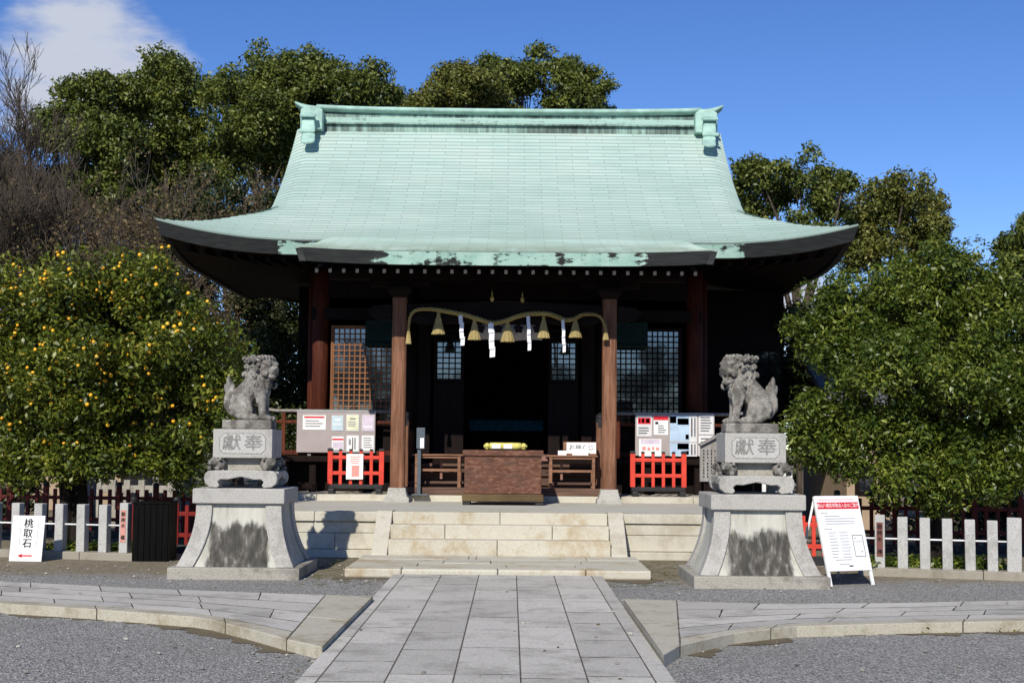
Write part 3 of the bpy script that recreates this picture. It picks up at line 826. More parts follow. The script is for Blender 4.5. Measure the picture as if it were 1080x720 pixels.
# rainbow beam between the pillars, with a shallow arch, and the purlin above
m = MB(); vs = [(-1.62,3.62),(-1.35,3.56),(-.7,3.585),(0,3.60),(.7,3.585),(1.35,3.56),(1.62,3.62),(1.62,3.90),(0,3.98),(-1.62,3.90)]
m.prism([(XP+.02+a, b) for a, b in vs], 23.47, 23.63); m.build('porch_beam', MAT['beam'], hall, bevel=.012)
for s in (-1, 1):                                    # beam noses outside the pillars
    m = MB(); x = XP+.02+s*1.87; m.prism([(x, 3.62), (x+s*.3, 3.66), (x+s*.42, 3.78), (x+s*.3, 3.87), (x, 3.9)], 23.48, 23.62); m.build('beam_nose', MAT['beam'], hall, bevel=.01)
    m = MB(); m.bx(XP+.02+s*1.742-.07, XP+.02+s*1.742+.07, 23.68, 25.45, 3.7, 3.95); m.build('tie_beam', MAT['dark_wood'], hall, bevel=.01)
m = MB(); m.bx(XH-2.95, XH+2.95, 23.46, 23.64, 4.30, 4.46); m.build('porch_purlin', MAT['beam'], hall, bevel=.01)
for px, py in ((519,312),(551,313)):
    c = P(px, py, 23.44); m = MB(); m.ball((c.x, c.y, c.z-.05), (.035,.03,.05)); m.tube([(c.x,c.y,c.z),(c.x,c.y+.03,c.z+.09)], .012, 6); m.build('brass_fitting', MAT['brass'], hall, smooth=True)

# body of the hall
FZ = 1.36                                           # veranda floor
WY = 25.6
for s in (-1, 1):
    m = MB(); m.tube([(XH+.02+s*3.37, WY, FZ-.6), (XH+.02+s*3.37, WY, 3.0), (XH+.02+s*3.37, WY, 4.8)], .15, 20); m.build('hall_pillar', MAT['red_wood'], hall, smooth=True)
    m = MB(); m.tube([(XH+.02+s*1.74, WY, FZ-.6), (XH+.02+s*1.74, WY, 4.8)], .14, 20); m.build('hall_pillar', MAT['dark_wood'], hall, smooth=True)
    m = MB(); m.tube([(XH+.02+s*3.62, WY+.9, .7), (XH+.02+s*3.62, WY+.9, 4.7)], .11, 16); m.build('side_pillar', MAT['red_wood'], hall, smooth=True)
    m = MB(); m.bx(XH+s*3.4-.05, XH+s*3.4+.05, WY+.2, 31.2, FZ, 4.95); m.build('side_wall', MAT['dark_wood'], hall)
    # wing set back at the side, with its shoji window on the right
    xa, xb = sorted((XH+s*3.5, XH+(5.7 if s > 0 else -4.3)))
    m = MB(); m.bx(xa, xb, 29.2, 29.3, -.05, 4.8); m.build('wing_wall', MAT['dark_wood'], hall)
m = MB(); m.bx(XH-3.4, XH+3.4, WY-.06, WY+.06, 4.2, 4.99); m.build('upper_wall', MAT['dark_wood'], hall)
m = MB(); m.bx(XH-3.5, XH+3.5, WY-.13, WY+.13, 3.80, 4.02); m.build('head_beam', MAT['beam'], hall, bevel=.01)
m = MB(); m.bx(XH-3.5, XH+3.5, 31.1, 31.2, .74, 4.99); m.build('rear_wall', MAT['dark_wood'], hall)
m = MB(); m.bx(XH-3.4, XH+3.4, WY+.1, 31.1, FZ-.02, FZ+.06); m.build('hall_floor', MAT['plank'], hall)
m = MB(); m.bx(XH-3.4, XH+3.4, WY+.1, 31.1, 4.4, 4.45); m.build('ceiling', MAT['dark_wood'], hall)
m = MB(); m.bx(XH-4.0, XH+4.0, 24.9, WY+.1, FZ-.1, FZ); m.build('veranda_floor', MAT['dark_wood'], hall, bevel=.01)
m = MB()
for s in (-1, 1): m.bx(XH+s*3.75-.25, XH+s*3.75+.25, WY+.12, 31, FZ-.1, FZ-.002)
m.build('side_veranda', MAT['dark_wood'], hall)
m = MB(); m.bx(XH-3.9, XH+3.9, WY-.2, WY-.1, .735, FZ-.1); m.build('under_floor_boarding', MAT['dark_wood'], hall)
for x in (-3.85,-3.37,-2.5,-1.74,1.74,2.5,3.37,3.85):
    m = MB(); m.bx(XH+x-.06, XH+x+.06, 24.98, 25.1, .735, FZ-.1); m.build('veranda_post', MAT['dark_wood'], hall, bevel=.008)
# railing of the veranda
for s in (-1, 1):
    xa, xb = XH+s*1.9, XH+s*4.06
    rail = MB(); z1 = P(310 if s < 0 else 765, 433 if s < 0 else 437, 25.22).z
    rail.tube([(xa, 25.22, z1), (xb, 25.22, z1), (xb+s*.14, 25.22, z1+.02)], .03, 10)
    ro_ = rail.build('handrail', MAT['board_wood'], hall, smooth=True)
    m = MB(); m.bx(min(xa,xb), max(xa,xb), 25.19, 25.25, z1-.22, z1-.165); m.bx(min(xa,xb), max(xa,xb), 25.19, 25.26, FZ+.02, FZ+.1); m.build('lower_rail', MAT['red_wood'], hall, bevel=.006)
    m = MB(); m.bx(XH+s*3.93-.035, XH+s*3.93+.035, 25.3, 30.8, z1-.03, z1+.03); m.build('side_rail', MAT['red_wood'], hall)
    for x in (2.0, 2.7, 3.4, 3.93):
        m = MB(); m.bx(XH+s*x-.035, XH+s*x+.035, 25.195, 25.245, FZ, z1-.03); m.build('rail_post', MAT['red_wood'], hall, bevel=.005)
# lattice doors with glass behind
def lattice(x0, x1, z0, z1, y, pitch, bar, mat, glass=True, name='lattice_door', frame=.05):
    nx = max(1, round((x1-x0)/pitch)); nz = max(1, round((z1-z0)/pitch)); m = MB()
    for i in range(nx+1):
        x = x0+(x1-x0)*i/nx; m.bx(x-bar/2, x+bar/2, y-.018, y, z0, z1)
    for j in range(nz+1):
        z = z0+(z1-z0)*j/nz; m.bx(x0, x1, y-.0155, y+.002, z-bar/2, z+bar/2)
    o = m.build(name, mat, hall)
    f = MB(); f.bx(x0-frame, x0-bar/2, y-.03, y+.03, z0-frame, z1+frame); f.bx(x1+bar/2, x1+frame, y-.03, y+.03, z0-frame, z1+frame)
    f.bx(x0-bar/2, x1+bar/2, y-.03, y+.03, z1+bar/2, z1+frame); f.bx(x0-bar/2, x1+bar/2, y-.03, y+.03, z0-frame, z0-bar/2)
    f.build('door_frame', mat, o, bevel=.004)
    if glass:
        gl = MB(); gl.bx(x0, x1, y+.012, y+.018, z0, z1); gl.build('pane', MAT['glass'], o)
    return o
lt = P(350, 346, WY-.1); lb = P(350, 440, WY-.1)
lattice(XH-3.10, XH-1.96, 1.95, lt.z, WY-.10, .0985, .021, MAT['lattice'])
lattice(XH+1.96, XH+3.10, 1.95, lt.z, WY-.10, .0985, .021, MAT['dark_wood'])  # dark wood puts the porch shade into this lattice's colour
for s in (-1, 1):
    m = MB(); xa, xb = sorted((XH+s*1.9, XH+s*3.2)); m.bx(xa, xb, WY-.11, WY-.06, FZ, 1.89); m.build('door_panel', MAT['dark_wood'], hall)
    m = MB(); xa, xb = sorted((XH+s*1.88, XH+s*2.52)); m.bx(xa, xb, WY-.32, WY-.29, 3.38, 3.78); m.tube([(xa, WY-.3, 3.36), (xb, WY-.3, 3.36)], .05, 10); m.build('rolled_blind', MAT['green_blind'], hall)
    xa, xb = sorted((XH+s*.76, XH+s*1.30))
    lattice(xa+.05, xb-.05, 2.75, 3.62, WY-.02, .0985, .021, MAT['dark_wood'])
    m = MB(); m.bx(xa, xb, WY-.05, WY+.0, FZ, 2.69); m.build('door_panel', MAT['dark_wood'], hall)
    m = MB(); xa, xb = sorted((XH+s*1.36, XH+s*1.6)); m.bx(xa, xb, WY-.04, WY+.04, FZ, 3.8); m.build('door_jamb', MAT['dark_wood'], hall)
wz0, wz1 = P(800,412,29.15).z, P(800,370,29.15).z
wx0, wx1 = P(786,390,29.15).x, P(824,390,29.15).x
o = lattice(wx0, wx1, wz0, wz1, 29.17, .24, .025, MAT['dark_wood'], True, 'wing_window')
m = MB(); m.bx(XH-.72, XH+.72, 28.6, 28.8, FZ+.62, FZ+.70); m.bx(XH-.68, XH+.68, 28.62, 28.78, FZ+.06, FZ+.62); it = m.build('inner_table', MAT['dark_wood'], hall)
m = MB(); m.bx(XH-.74, XH+.74, 28.585, 28.598, FZ+.50, FZ+.715); m.build('table_cloth', MAT['teal'], it)
# stairs up to the veranda and their newel posts
m = MB(); m.bx(XP-1.78, XP+1.78, 23.98, 24.4, .735, .862); stair0 = m.build('stair_tread', MAT['plank'], hall, bevel=.012)
for k in range(3):
    m = MB(); y = 24.36+.19*k; z = .90+.15*k; m.bx(XP-1.6, XP+1.6, y, y+.28, z, z+.055); m.bx(XP-1.58, XP+1.58, y+.05, y+.07, z-.12, z); m.build('stair_tread', MAT['plank'], hall, bevel=.01)
for s in (-1, 1):
    m = MB(); x = XP+s*1.68; m.bx(x-.075, x+.075, 24.44, 24.58, .80, 1.98); p = m.build('newel_post', MAT['pillar'], hall, bevel=.01)
    c = MB(); c.lathe([(.085,1.90),(.09,2.03),(.075,2.045),(.085,2.06),(.085,2.10),(.03,2.14),(.005,2.15)], (x, 24.51, 0), 16); c.build('post_cap', MAT['black'], p, smooth=False)

# ================================================================ GUARDIAN LIONS ON PEDESTALS
def make_pedestal(sign):
    """local axes: front is -y; origin at ground centre"""
    t = thing('statue_pedestal', 'x', 'pedestal')
    B = lambda m, n, mat, par=t, **k: m.build(n, MAT[mat], par, local=True, **k)
    m = MB(); m.bx(-.77, .77, -.77, .77, -.02, .135); B(m, 'base_slab', 'granite_dull', bevel=.012)
    # flared body: inner stone panels and four curved corner posts
    def flare(k): return .505 + .185*(1-k)**2.1 + .0*k      # half width at height fraction k
    H0, H1 = .135, .865
    rings = []
    for i in range(13):
        k = i/12; h = flare(k)-.035; rings.append([(a*h, b*h, H0+(H1-H0)*k) for a, b in ((-1,-1),(1,-1),(1,1),(-1,1))])
    m = MB(); m.loft(rings); B(m, 'panel', 'panel')
    for a, b in ((-1,-1),(1,-1),(1,1),(-1,1)):
        m = MB(); rings = []
        for i in range(13):
            k = i/12; h = flare(k); w = .20 - .01*k; z = H0+.002+(H1-H0-.004)*k
            rings.append([(a*(h-w), b*(h-w), z), (a*h, b*(h-w), z), (a*h, b*h, z), (a*(h-w), b*h, z)])
        m.loft(rings); B(m, 'corner_post', 'granite', bevel=.008)
    m = MB(); m.bx(-.545, .545, -.545, .545, .867, 1.045); B(m, 'cap_slab', 'granite', bevel=.014)
    # scroll table: rounded slab with arched apron and curled feet
    zz = 1.047
    prof_ = [(-.30,zz+.21),(-.38,zz+.205),(-.425,zz+.175),(-.44,zz+.12),(-.425,zz+.055),(-.37,zz+.012),(-.28,zz+.002),(-.25,zz+.03),(-.275,zz+.075),(-.24,zz+.105),(-.16,zz+.10),(-.10,zz+.115),(0,zz+.135)]
    full = prof_ + [(-x, z) for x, z in prof_[-2::-1]]
    for y0, y1 in ((-.435, -.30), (.30, .435)):
        m = MB(); m.prism(full, y0, y1); B(m, 'scroll_table', 'granite', bevel=.012)
    for sx in (-1, 1):
        m = MB(); m.prism([(y, z) for y, z in [( -.298,zz+.20),(.298,zz+.20),(.298,zz+.10),(.2,zz+.10),(.0,zz+.135),(-.2,zz+.10),(-.298,zz+.10)]], sx*.43 - sx*.13, sx*.43, 'x'); B(m, 'scroll_table', 'granite', bevel=.01)
    m = MB(); m.bx(-.30, .30, -.30, .30, zz+.14, zz+.205); B(m, 'scroll_table', 'granite', bevel=.01)
    # four crouching cub figures that carry the inscribed block
    z0 = zz+.208
    for a in (-1, 1):
        for b in (-1, 1):
            m = MB(); c = Vector((a*.285, b*.285, z0))
            m.ball(c+Vector((0,0,.075)), (.085,.085,.075), 10, 7); m.ball(c+Vector((a*.05,b*.05,.105)), (.062,.062,.055), 10, 7)
            m.ball(c+Vector((a*.09,b*.085,.085)), (.035,.035,.03), 8, 6)
            for q in (-1, 1):
                m.ball(c+Vector((a*.03+q*.055, b*.045-q*a*b*.055, .135)), (.022,.022,.025), 8, 6); m.ball(c+Vector((a*.06+q*.06, b*.06-q*a*b*.06, .025)), (.035,.035,.028), 8, 6)
                m.ball(c+Vector((a*.10+q*.022, b*.10-q*a*b*.022, .118)), .012, 6, 4)
            o = m.build('tmp', MAT['lion'], None, local=True)
            rm = o.modifiers.new('r', 'REMESH'); rm.mode = 'VOXEL'; rm.voxel_size = .012; rm.use_smooth_shade = True
            baked(o, 'crouching_cub', t)
    m = MB(); m.bx(-.24, .24, -.24, .24, z0+.0, z0+.148); B(m, 'core_block', 'granite_dull')
    z1 = z0+.15
    m = MB(); m.bx(-.355, .355, -.355, .355, z1, z1+.345); blk = B(m, 'inscribed_block', 'granite', bevel=.008)
    c = .045; w, h = .27, .115; zc = z1+.172
    m = MB(); m.prism([(-w+c,zc-h),(w-c,zc-h),(w,zc-h+c),(w,zc+h-c),(w-c,zc+h),(-w+c,zc+h),(-w,zc+h-c),(-w,zc-h+c)], -.3585, -.3505); cart = B(m, 'cartouche', 'granite_rough', blk)
    m = MB(); e = .009; m.prism([(-w+c-e*.4,zc-h-e),(w-c+e*.4,zc-h-e),(w+e,zc-h+c-e*.4),(w+e,zc+h-c+e*.4),(w-c+e*.4,zc+h+e),(-w+c-e*.4,zc+h+e),(-w-e,zc+h-c+e*.4),(-w-e,zc-h+c-e*.4)], -.3568, -.3502); B(m, 'cartouche_border', 'carved', blk)
    for ch, x in (('\u737b', -.13), ('\u5949', .13)):
        text('inscription', ch, .235, MAT['carved'], cart, (x, -.3592, zc+.0), depth=.002, squeeze=(1.0, .86), bold=.012)
    return t, z1+.345
MAT['granite_dull'] = granite('stained_base_granite', (.34,.32,.275), .4, (.12,.11,.09), .75)
MAT['granite_rough'] = granite('rough_cartouche_stone', (.45,.445,.42), .3, (.25,.24,.21), .4, 1, .7)

def make_lion(mirror, mouth_open, name, label):
    """faces +x (mirrored: -x), viewer on the -y side; origin at the middle of its plinth"""
    m = MB(); B = m.ball; V = Vector
    def chain(pts, rad): m.tube(pts, rad, 12); [B(p, r, 12, 8) for p, r in zip(pts, rad)]
    z = .10
    # trunk: low rump, back rising to the shoulders
    chain([(-.15,0,z+.17),(-.08,0,z+.27),(.02,0,z+.37),(.10,0,z+.46)], [.125,.135,.135,.145])
    B((.13,0,z+.37), (.115,.125,.15)); B((.165,0,z+.33), (.085,.10,.11))
    for s in (-1, 1):
        B((-.10,s*.105,z+.16), (.145,.07,.145), rot=(0,R(-18),0)); B((-.04,s*.12,z+.11), (.10,.055,.085))      # haunch
        chain([(-.10,s*.13,z+.05),(.03,s*.135,z+.035),(.09,s*.135,z+.032)], [.045,.042,.04])                     # hind foot
        for q in (-1, 0, 1): B((.115,s*.135+q*.027,z+.025), (.032,.016,.024), 8, 6)
        chain([(.13,s*.095,z+.36),(.155,s*.10,z+.25),(.165,s*.10,z+.14),(.18,s*.10,z+.05)], [.075,.064,.05,.046])  # foreleg
        B((.21,s*.10,z+.032), (.075,.052,.036))
        for q in (-1, 0, 1): B((.265,s*.10+q*.03,z+.026), (.034,.018,.027), 8, 6)
        B((.125,s*.125,z+.225), (.035,.03,.05)); B((.10,s*.13,z+.29), (.03,.022,.05)); B((.14,s*.135,z+.33), (.032,.022,.045))   # elbow tufts
        for q, (x, zz, r) in enumerate(((-.17,.20,.035),(-.20,.14,.035),(-.19,.08,.03))): B((x, s*.14, z+zz), (r,.02,r), 8, 6)
    # chest locks
    for i in range(5):
        for s in (-.075, -.028, .028, .075):
            B((.225-.012*i+.0*abs(s), s, z+.42-.048*i), (.03,.022,.034), 8, 6, (0,R(20),0))
    # tail: a flame-shaped plume
    chain([(-.22,0,z+.10),(-.27,0,z+.17),(-.275,0,z+.25),(-.25,0,z+.31)], [.05,.055,.05,.045])
    for (x, y, zz, rx, rz_, a) in ((-.25,0,.36,.055,.11,-6),(-.285,.02,.33,.035,.09,-18),(-.215,-.01,.33,.03,.085,12),(-.262,-.02,.43,.03,.075,-4),(-.29,-.03,.2,.03,.06,0),(-.30,.03,.24,.03,.06,0)):
        B((x,y,z+zz), (rx,.04,rz_), 10, 8, (0,R(a),0))
    # head, modelled straight and then turned to the viewer
    h = MB(); Hb = h.ball; hc = V((.155,0,z+.575))
    def hb(x, y, zz, r, rot=None, n=(12, 8)): Hb(hc+V((x,y,zz)), r, n[0], n[1], rot)
    hb(-.01,0,.0,(.125,.125,.125)); hb(.06,0,.035,(.085,.105,.07))                 # skull and brow
    hb(.115,0,-.01,(.07,.082,.05)); hb(.145,0,.005,(.042,.05,.04)); hb(.175,0,.018,(.025,.042,.024))   # muzzle, nose
    for s in (-1, 1):
        hb(.105,s*.055,.068,(.055,.046,.026),(0,R(15),0)); hb(.128,s*.052,.034,(.022,.026,.020)); hb(.075,s*.098,.02,(.03,.016,.022))   # brow knob, eye
        hb(.165,s*.028,.006,(.03,.026,.026)); hb(.10,s*.085,-.03,(.045,.022,.04))                # lip pad, cheek
        hb(.02,s*.115,.085,(.04,.02,.055),(R(-18*s),R(-30),0))                                    # ear
    jz = -.105 if mouth_open else -.062
    hb(.105,0,jz,(.075,.066,.03),(0,R(14 if mouth_open else 4),0)); hb(.07,0,jz+.015,(.06,.075,.035))
    if mouth_open:
        hb(.10,0,jz+.03,(.05,.03,.012))
        for s in (-1, 1): hb(.155,s*.036,-.035,(.011,.011,.024),n=(8,6)); hb(.145,s*.034,jz+.035,(.01,.01,.02),n=(8,6)); hb(.02,s*.085,-.075,(.05,.03,.06))
    else:
        for s in (-1, 1): hb(.15,s*.04,-.04,(.014,.012,.016),n=(8,6))
    for k in range(5): hb(.10-.022*k,(k-2)*.012,jz-.035-.012*(k % 2),(.026,.03,.032),n=(8,6))   # beard
    # mane: rows of curls over crown, sides and nape
    for s in (-1, 1):
        for row in range(4):
            for k in range(4):
                a = 0
                cx_ = .01-.062*k+.03*(row % 2); cy_ = s*(.128-.012*k); cz_ = .092-.08*row+.012*(k % 2)
                for q in range(9):
                    an = q*.85+row+k; rr = .036-.0034*q; hb(cx_+rr*math.cos(an), cy_+s*.0045*q, cz_+rr*math.sin(an), (.0145,.018,.0145), n=(8,6))
    for k in range(5):
        for s in (-.075,-.025,.025,.075): hb(.045-.045*k, s, .122-.006*k*k+.0, (.032,.028,.03), n=(10,7))
    for k in range(5):
        for s in (-.07, 0, .07): hb(-.14+.008*k, s, .07-.062*k, (.036,.036,.034), n=(10,7))
    rot = Matrix.Translation(hc) @ Matrix.Rotation(R(-34), 4, 'Z') @ Matrix.Rotation(R(2), 4, 'Y') @ Matrix.Translation(-hc)
    h.xf(rot @ Matrix.Translation(hc) @ Matrix.Scale(1.13, 4) @ Matrix.Translation(-hc)); m.add(h.v, h.f)
    # locks running down the neck on to the back
    for i in range(6):
        for s in (-1, 1): B((.03-.028*i, s*(.118-.006*i), z+.47-.045*i), (.03,.022,.042), 8, 6, (0,R(-30),0))
    B((.08,0,z+.50), (.13,.13,.12))
    if mirror: m.xf(Matrix.Diagonal((-1,1,1,1)))
    o = m.build('tmp', MAT['lion'], None, local=True)
    rm = o.modifiers.new('r', 'REMESH'); rm.mode = 'VOXEL'; rm.voxel_size = .0068; rm.use_smooth_shade = True
    sm = o.modifiers.new('s', 'SMOOTH'); sm.factor = .3; sm.iterations = 1
    t = thing(name, label, 'lion statue')
    t['group'] = 'pair of stone guardian lions'
    baked(o, 'lion_figure', t)
    p = MB(); p.bx(-.30, .30, -.20, .20, 0, .105); p.build('plinth', MAT['lion'], t, local=True, bevel=.02)
    return t
ped, PTOP = make_pedestal(1)
cL = (G(177,610)+G(314.5,612))/2; cR = (G(735.5,619)+G(874,622.5))/2
ped.location = (cL.x, cL.y+.77, 0)
tag(ped, 'flared granite pedestal under the closed-mouthed lion, beside the black slatted screen', 'pedestal', 'stone lion pedestals')
ped2 = copy_tree(ped); ped2.location = (cR.x, cR.y+.77, 0); tag(ped2, 'flared granite pedestal under the open-mouthed lion, next to the white notice easel', 'pedestal', 'stone lion pedestals')
l1 = make_lion(False, False, 'guardian_lion', 'seated weathered stone lion with closed mouth, in front of the orange-fruited tree')
l1.location = (cL.x+.015, cL.y+.77, PTOP+.001); l1.rotation_euler.z = R(0); l1.scale = (1, 1, 1.08)
l2 = make_lion(True, True, 'guardian_lion', 'seated weathered stone lion with open mouth, in front of the fruitless green tree')
l2.location = (cR.x-.01, cR.y+.77, PTOP+.001); l2.scale = (1.04, 1, 1.11)

# ================================================================ ROPE WITH TASSELS AND PAPER STREAMERS
rp = thing('straw_rope', 'twisted straw rope with tassels and white zigzag papers strung between the porch pillars', 'rope', (XP, 23.32, 3.5))
YR_ = 23.32
ctrl = [(431,352),(431.5,340),(434,331),(441,326.5),(455,326),(472,328.5),(490,332),(505,336.5),(519,340.5),(532,338.5),(546,333.5),(560,331),(578,331),(590,335),(597,337.5),(606,336),(614,332),(626,331.5),(634,335),(638,344),(639,354)]
cp = [P(x, y, YR_ + (.12*abs((x-535)/104)**6)*0) for x, y in ctrl]
def spline(cp, n):
    out = []
    for i in range(len(cp)-1):
        a, b, c, d = cp[max(i-1,0)], cp[i], cp[i+1], cp[min(i+2,len(cp)-1)]
        for k in range(n):
            t = k/n; out.append(.5*((2*b)+(c-a)*t+(2*a-5*b+4*c-d)*t*t+(3*b-a-3*c+d)*t**3))
    return out + [cp[-1]]
path = spline(cp, 12); L = [0]
for a, b in zip(path, path[1:]): L.append(L[-1]+(b-a).length)
m = MB(); rmax = .040
for k in range(3):
    pts = []; rad = []
    for i, p in enumerate(path):
        t = (path[min(i+1,len(path)-1)]-path[max(i-1,0)]).normalized(); u = Vector((0,1,0)); w = t.cross(u).normalized()
        a = L[i]*2*math.pi/.21 + k*2*math.pi/3; env = min(1, .45+2.2*L[i]/L[-1], .45+2.2*(L[-1]-L[i])/L[-1]); r = rmax*env
        pts.append(p+(u*math.cos(a)+w*math.sin(a))*r*.52); rad.append(r*.56)
    m.tube(pts, rad, 8)
m.build('rope', MAT['rope'], rp, smooth=True)
def tassel(px, ytop, ybot, wpx, name='tassel'):
    a = P(px, ytop, YR_); b = P(px, ybot, YR_); w = wpx*YR_/FOC/2; h = a.z-b.z; m = MB(); N = 22
    vs = []; prof_ = [(.16,1.0),(.30,.93),(.26,.86),(.40,.70),(.62,.42),(.86,.16),(1,0)]; rows = []
    for r, zf in prof_:
        rows.append([(a.x+math.cos(2*math.pi*k/N)*w*r*(1+(.14*(k % 2) if zf < .8 else 0)), YR_+.01+math.sin(2*math.pi*k/N)*w*r*.8*(1+(.14*(k % 2) if zf < .8 else 0)), b.z+h*zf - (.012*random.random() if zf == 0 else 0)) for k in range(N)])
    m.loft(rows); o = m.build(name, MAT['straw'], rp)
    bnd = MB(); bnd.lathe([(w*.29,-.012),(w*.33,0),(w*.29,.012)], (a.x, YR_+.01, b.z+h*.865), 14); bnd.build('binding', MAT['rope'], o)
for px, y0, y1, w in ((462.5,329,352,13),(500.5,336,358,12.5),(535.5,338,360,13.5),(573.5,333,356,12),(607,335,355.5,12.5),(431,340,362,5.5),(639,341,358,6)): tassel(px, y0, y1, w)
def shide(px, y0, y1, wpx, drift):
    a = P(px, y0, YR_-.05); b = P(px, y1, YR_-.05); h = a.z-b.z; w = wpx*YR_/FOC; m = MB(); seg = 4; sh = h/seg; x = a.x
    m.box((a.x, YR_-.055, a.z-.0), (.012, .012, .05))
    for k in range(seg):
        zt = a.z - k*sh; x0 = x-w/2; dx = drift*w*.42*(1 if k % 2 == 0 else -.35)
        m.add([(x0,YR_-.06,zt),(x0+w,YR_-.05,zt+.01),(x0+w+dx*.5,YR_-.075,zt-sh*1.15),(x0+dx*.5,YR_-.085,zt-sh*1.22)], [(0,1,2,3)]); x += dx
    o = m.build('paper_streamer', MAT['paper'], rp, fix=False); so = o.modifiers.new('t', 'SOLIDIFY'); so.thickness = .003
shide(485.5,333,363,4.2,1.0); shide(517.5,341,375,5.5,.6); shide(557,334,368,3.6,.7); shide(593.5,338,370,3.2,.8)

# crest curtain inside the porch
ct = thing('crest_curtain', 'short white curtain with dark flower crests hung above the dark doorway', 'curtain', (XH, WY-.2, 3.4))
a = P(503,342,WY-.2); b = P(572,359,WY-.2); m = MB(); N = 48; vs = []
for j in range(2):
    for i in range(N+1):
        t = i/N; vs.append((a.x+(b.x-a.x)*t, WY-.2+.018*math.sin(t*34), a.z if j == 0 else b.z+.01*math.sin(t*9)))
m.add(vs, [(i, i+1, N+2+i, N+1+i) for i in range(N)]); o = m.build('cloth', MAT['curtain'], ct, smooth=True, fix=False)
o.modifiers.new('t', 'SOLIDIFY').thickness = .004
for px in (506.5, 525.5, 547, 567):
    c = P(px, 346.5, WY-.226); m = MB()
    for k in range(5):
        an = R(90+72*k); m.tube([(c.x+.052*math.cos(an), c.y-.004, c.z+.052*math.sin(an)), (c.x+.052*math.cos(an), c.y+.0, c.z+.052*math.sin(an))], .036, 10)
    m.tube([(c.x, c.y-.005, c.z), (c.x, c.y, c.z)], .025, 10); m.build('crest', MAT['crest'], ct)

# ================================================================ THINGS ON THE PLATFORM
bx0 = P(487.5,520,22.55); bx1 = P(573,520,22.55); bw = bx1.x-bx0.x; bc = (bx0.x+bx1.x)/2
ob = thing('offertory_box', 'big carved brown wooden offertory box with slatted top before the stairs', 'offertory box', (bc, 22.9, PZ))
def LB(m, n, mat, par, **k): return m.build(n, MAT[mat], par, local=True, **k)
hw = bw/2
m = MB(); m.bx(-hw+.03, hw-.03, -.33, .33, .17, .80); LB(m, 'box_body', 'box_wood', ob, bevel=.012)
m = MB()
m.bx(-hw, hw, -.36, -.30, .77, .86); m.bx(-hw, hw, .30, .36, .77, .86); m.bx(-hw, -hw+.06, -.298, .298, .775, .858); m.bx(hw-.06, hw, -.298, .298, .775, .858)
LB(m, 'rim', 'box_wood', ob, bevel=.01)
m = MB(); m.bx(-hw-.005, hw+.005, -.36, .36, .05, .168); pass
MAT['base_wood'] = wood('worn_box_base', (.05,.03,.012), (.12,.08,.035), (.2,.145,.07), 'x')
LB(m, 'plinth', 'base_wood', ob, bevel=.012)
for i in range(9):
    m = MB(); y = -.25+.0625*i; m.prism([(y-.018,.80),(y+.018,.80),(y,.845)], -hw+.06, hw-.06, 'x'); LB(m, 'slat', 'box_wood', ob)
for s in (-1, 1):
    m = MB(); m.bx(s*hw*.9-.06, s*hw*.9+.06, -.34, .34, 0, .05); LB(m, 'foot', 'black', ob)
yl = thing('cloth_bundle', 'yellow and white wrapped bundle lying on top of the offertory box', 'bundle', (0,0,0))
a = P(510,472,22.95); b = P(556,472,22.95); yl.location = ((a.x+b.x)/2, 22.95, PZ+.861)
hl = (b.x-a.x)/2
m = MB(); m.loft([[(x, r*math.cos(t)*1.0, .062+r*.95*math.sin(t)) for t in [k*math.pi/5 for k in range(10)]] for x, r in ((-hl*.72,.06),(-hl*.5,.064),(0,.063),(hl*.5,.064),(hl*.72,.06))]); LB(m, 'wrap', 'yellow', yl, smooth=True)
for s in (-1, 1):
    m = MB(); m.loft([[(s*x, r*math.cos(t), .062+r*math.sin(t)*.95) for t in [k*math.pi/3 for k in range(6)]] for x, r in ((hl*.73,.035),(hl*.8,.064),(hl*.9,.055),(hl,.012))]); LB(m, 'end_knot', 'yellow', yl)
for x in (-.42, .12):
    m = MB(); m.box((hl*x, -.067, .06), (hl*.40, .004, .07)); LB(m, 'white_tag', 'white', yl)

def make_table():
    t = thing('side_table', 'x', 'table')
    m = MB(); m.bx(-.43, .43, -.2, .2, .53, .557); LB(m, 'tabletop', 'table', t, bevel=.005)
    for sx in (-1, 1):
        for sy in (-1, 1):
            m = MB(); m.bx(sx*.36-.026, sx*.36+.026, sy*.16-.026, sy*.16+.026, 0, .528); LB(m, 'leg', 'table', t, bevel=.004)
    for y in (-.16, .16):
        m = MB(); m.bx(-.332, .332, y-.014, y+.014, .27, .31); m.bx(-.332, .332, y-.013, y+.013, .49, .526); LB(m, 'stretcher', 'table', t, bevel=.004)
    return t
zt = .862
t1 = make_table(); t1.location = (P(603,500,24.15).x, 24.17, zt); tag(t1, 'wooden side table carrying the lettered sign, right of the offertory box', 'table', 'side tables by the offertory box')
t2 = copy_tree(t1); t2.location = (P(462,500,24.15).x, 24.17, zt); tag(t2, 'wooden side table without a sign, left of the offertory box', 'table', 'side tables by the offertory box')
sg = thing('sign_box', 'white sign box with black brush lettering standing on the right side table', 'sign', (0,0,0))
a = P(594,471,24.2); b = P(629,471,24.2); sg.location = ((a.x+b.x)/2, 24.2, zt+.558); w = (b.x-a.x)/2
m = MB(); m.bx(-w, w, -.06, .06, 0, .225); LB(m, 'panel', 'table', sg, bevel=.004)
m = MB(); m.bx(-w+.055, w-.01, -.064, -.0605, .03, .215); f_ = LB(m, 'face', 'white', sg)
text('lettering', '\u304a\u795e\u304f\u3058', .105, MAT['ink'], f_, (.02, -.0645, .125), depth=.001)
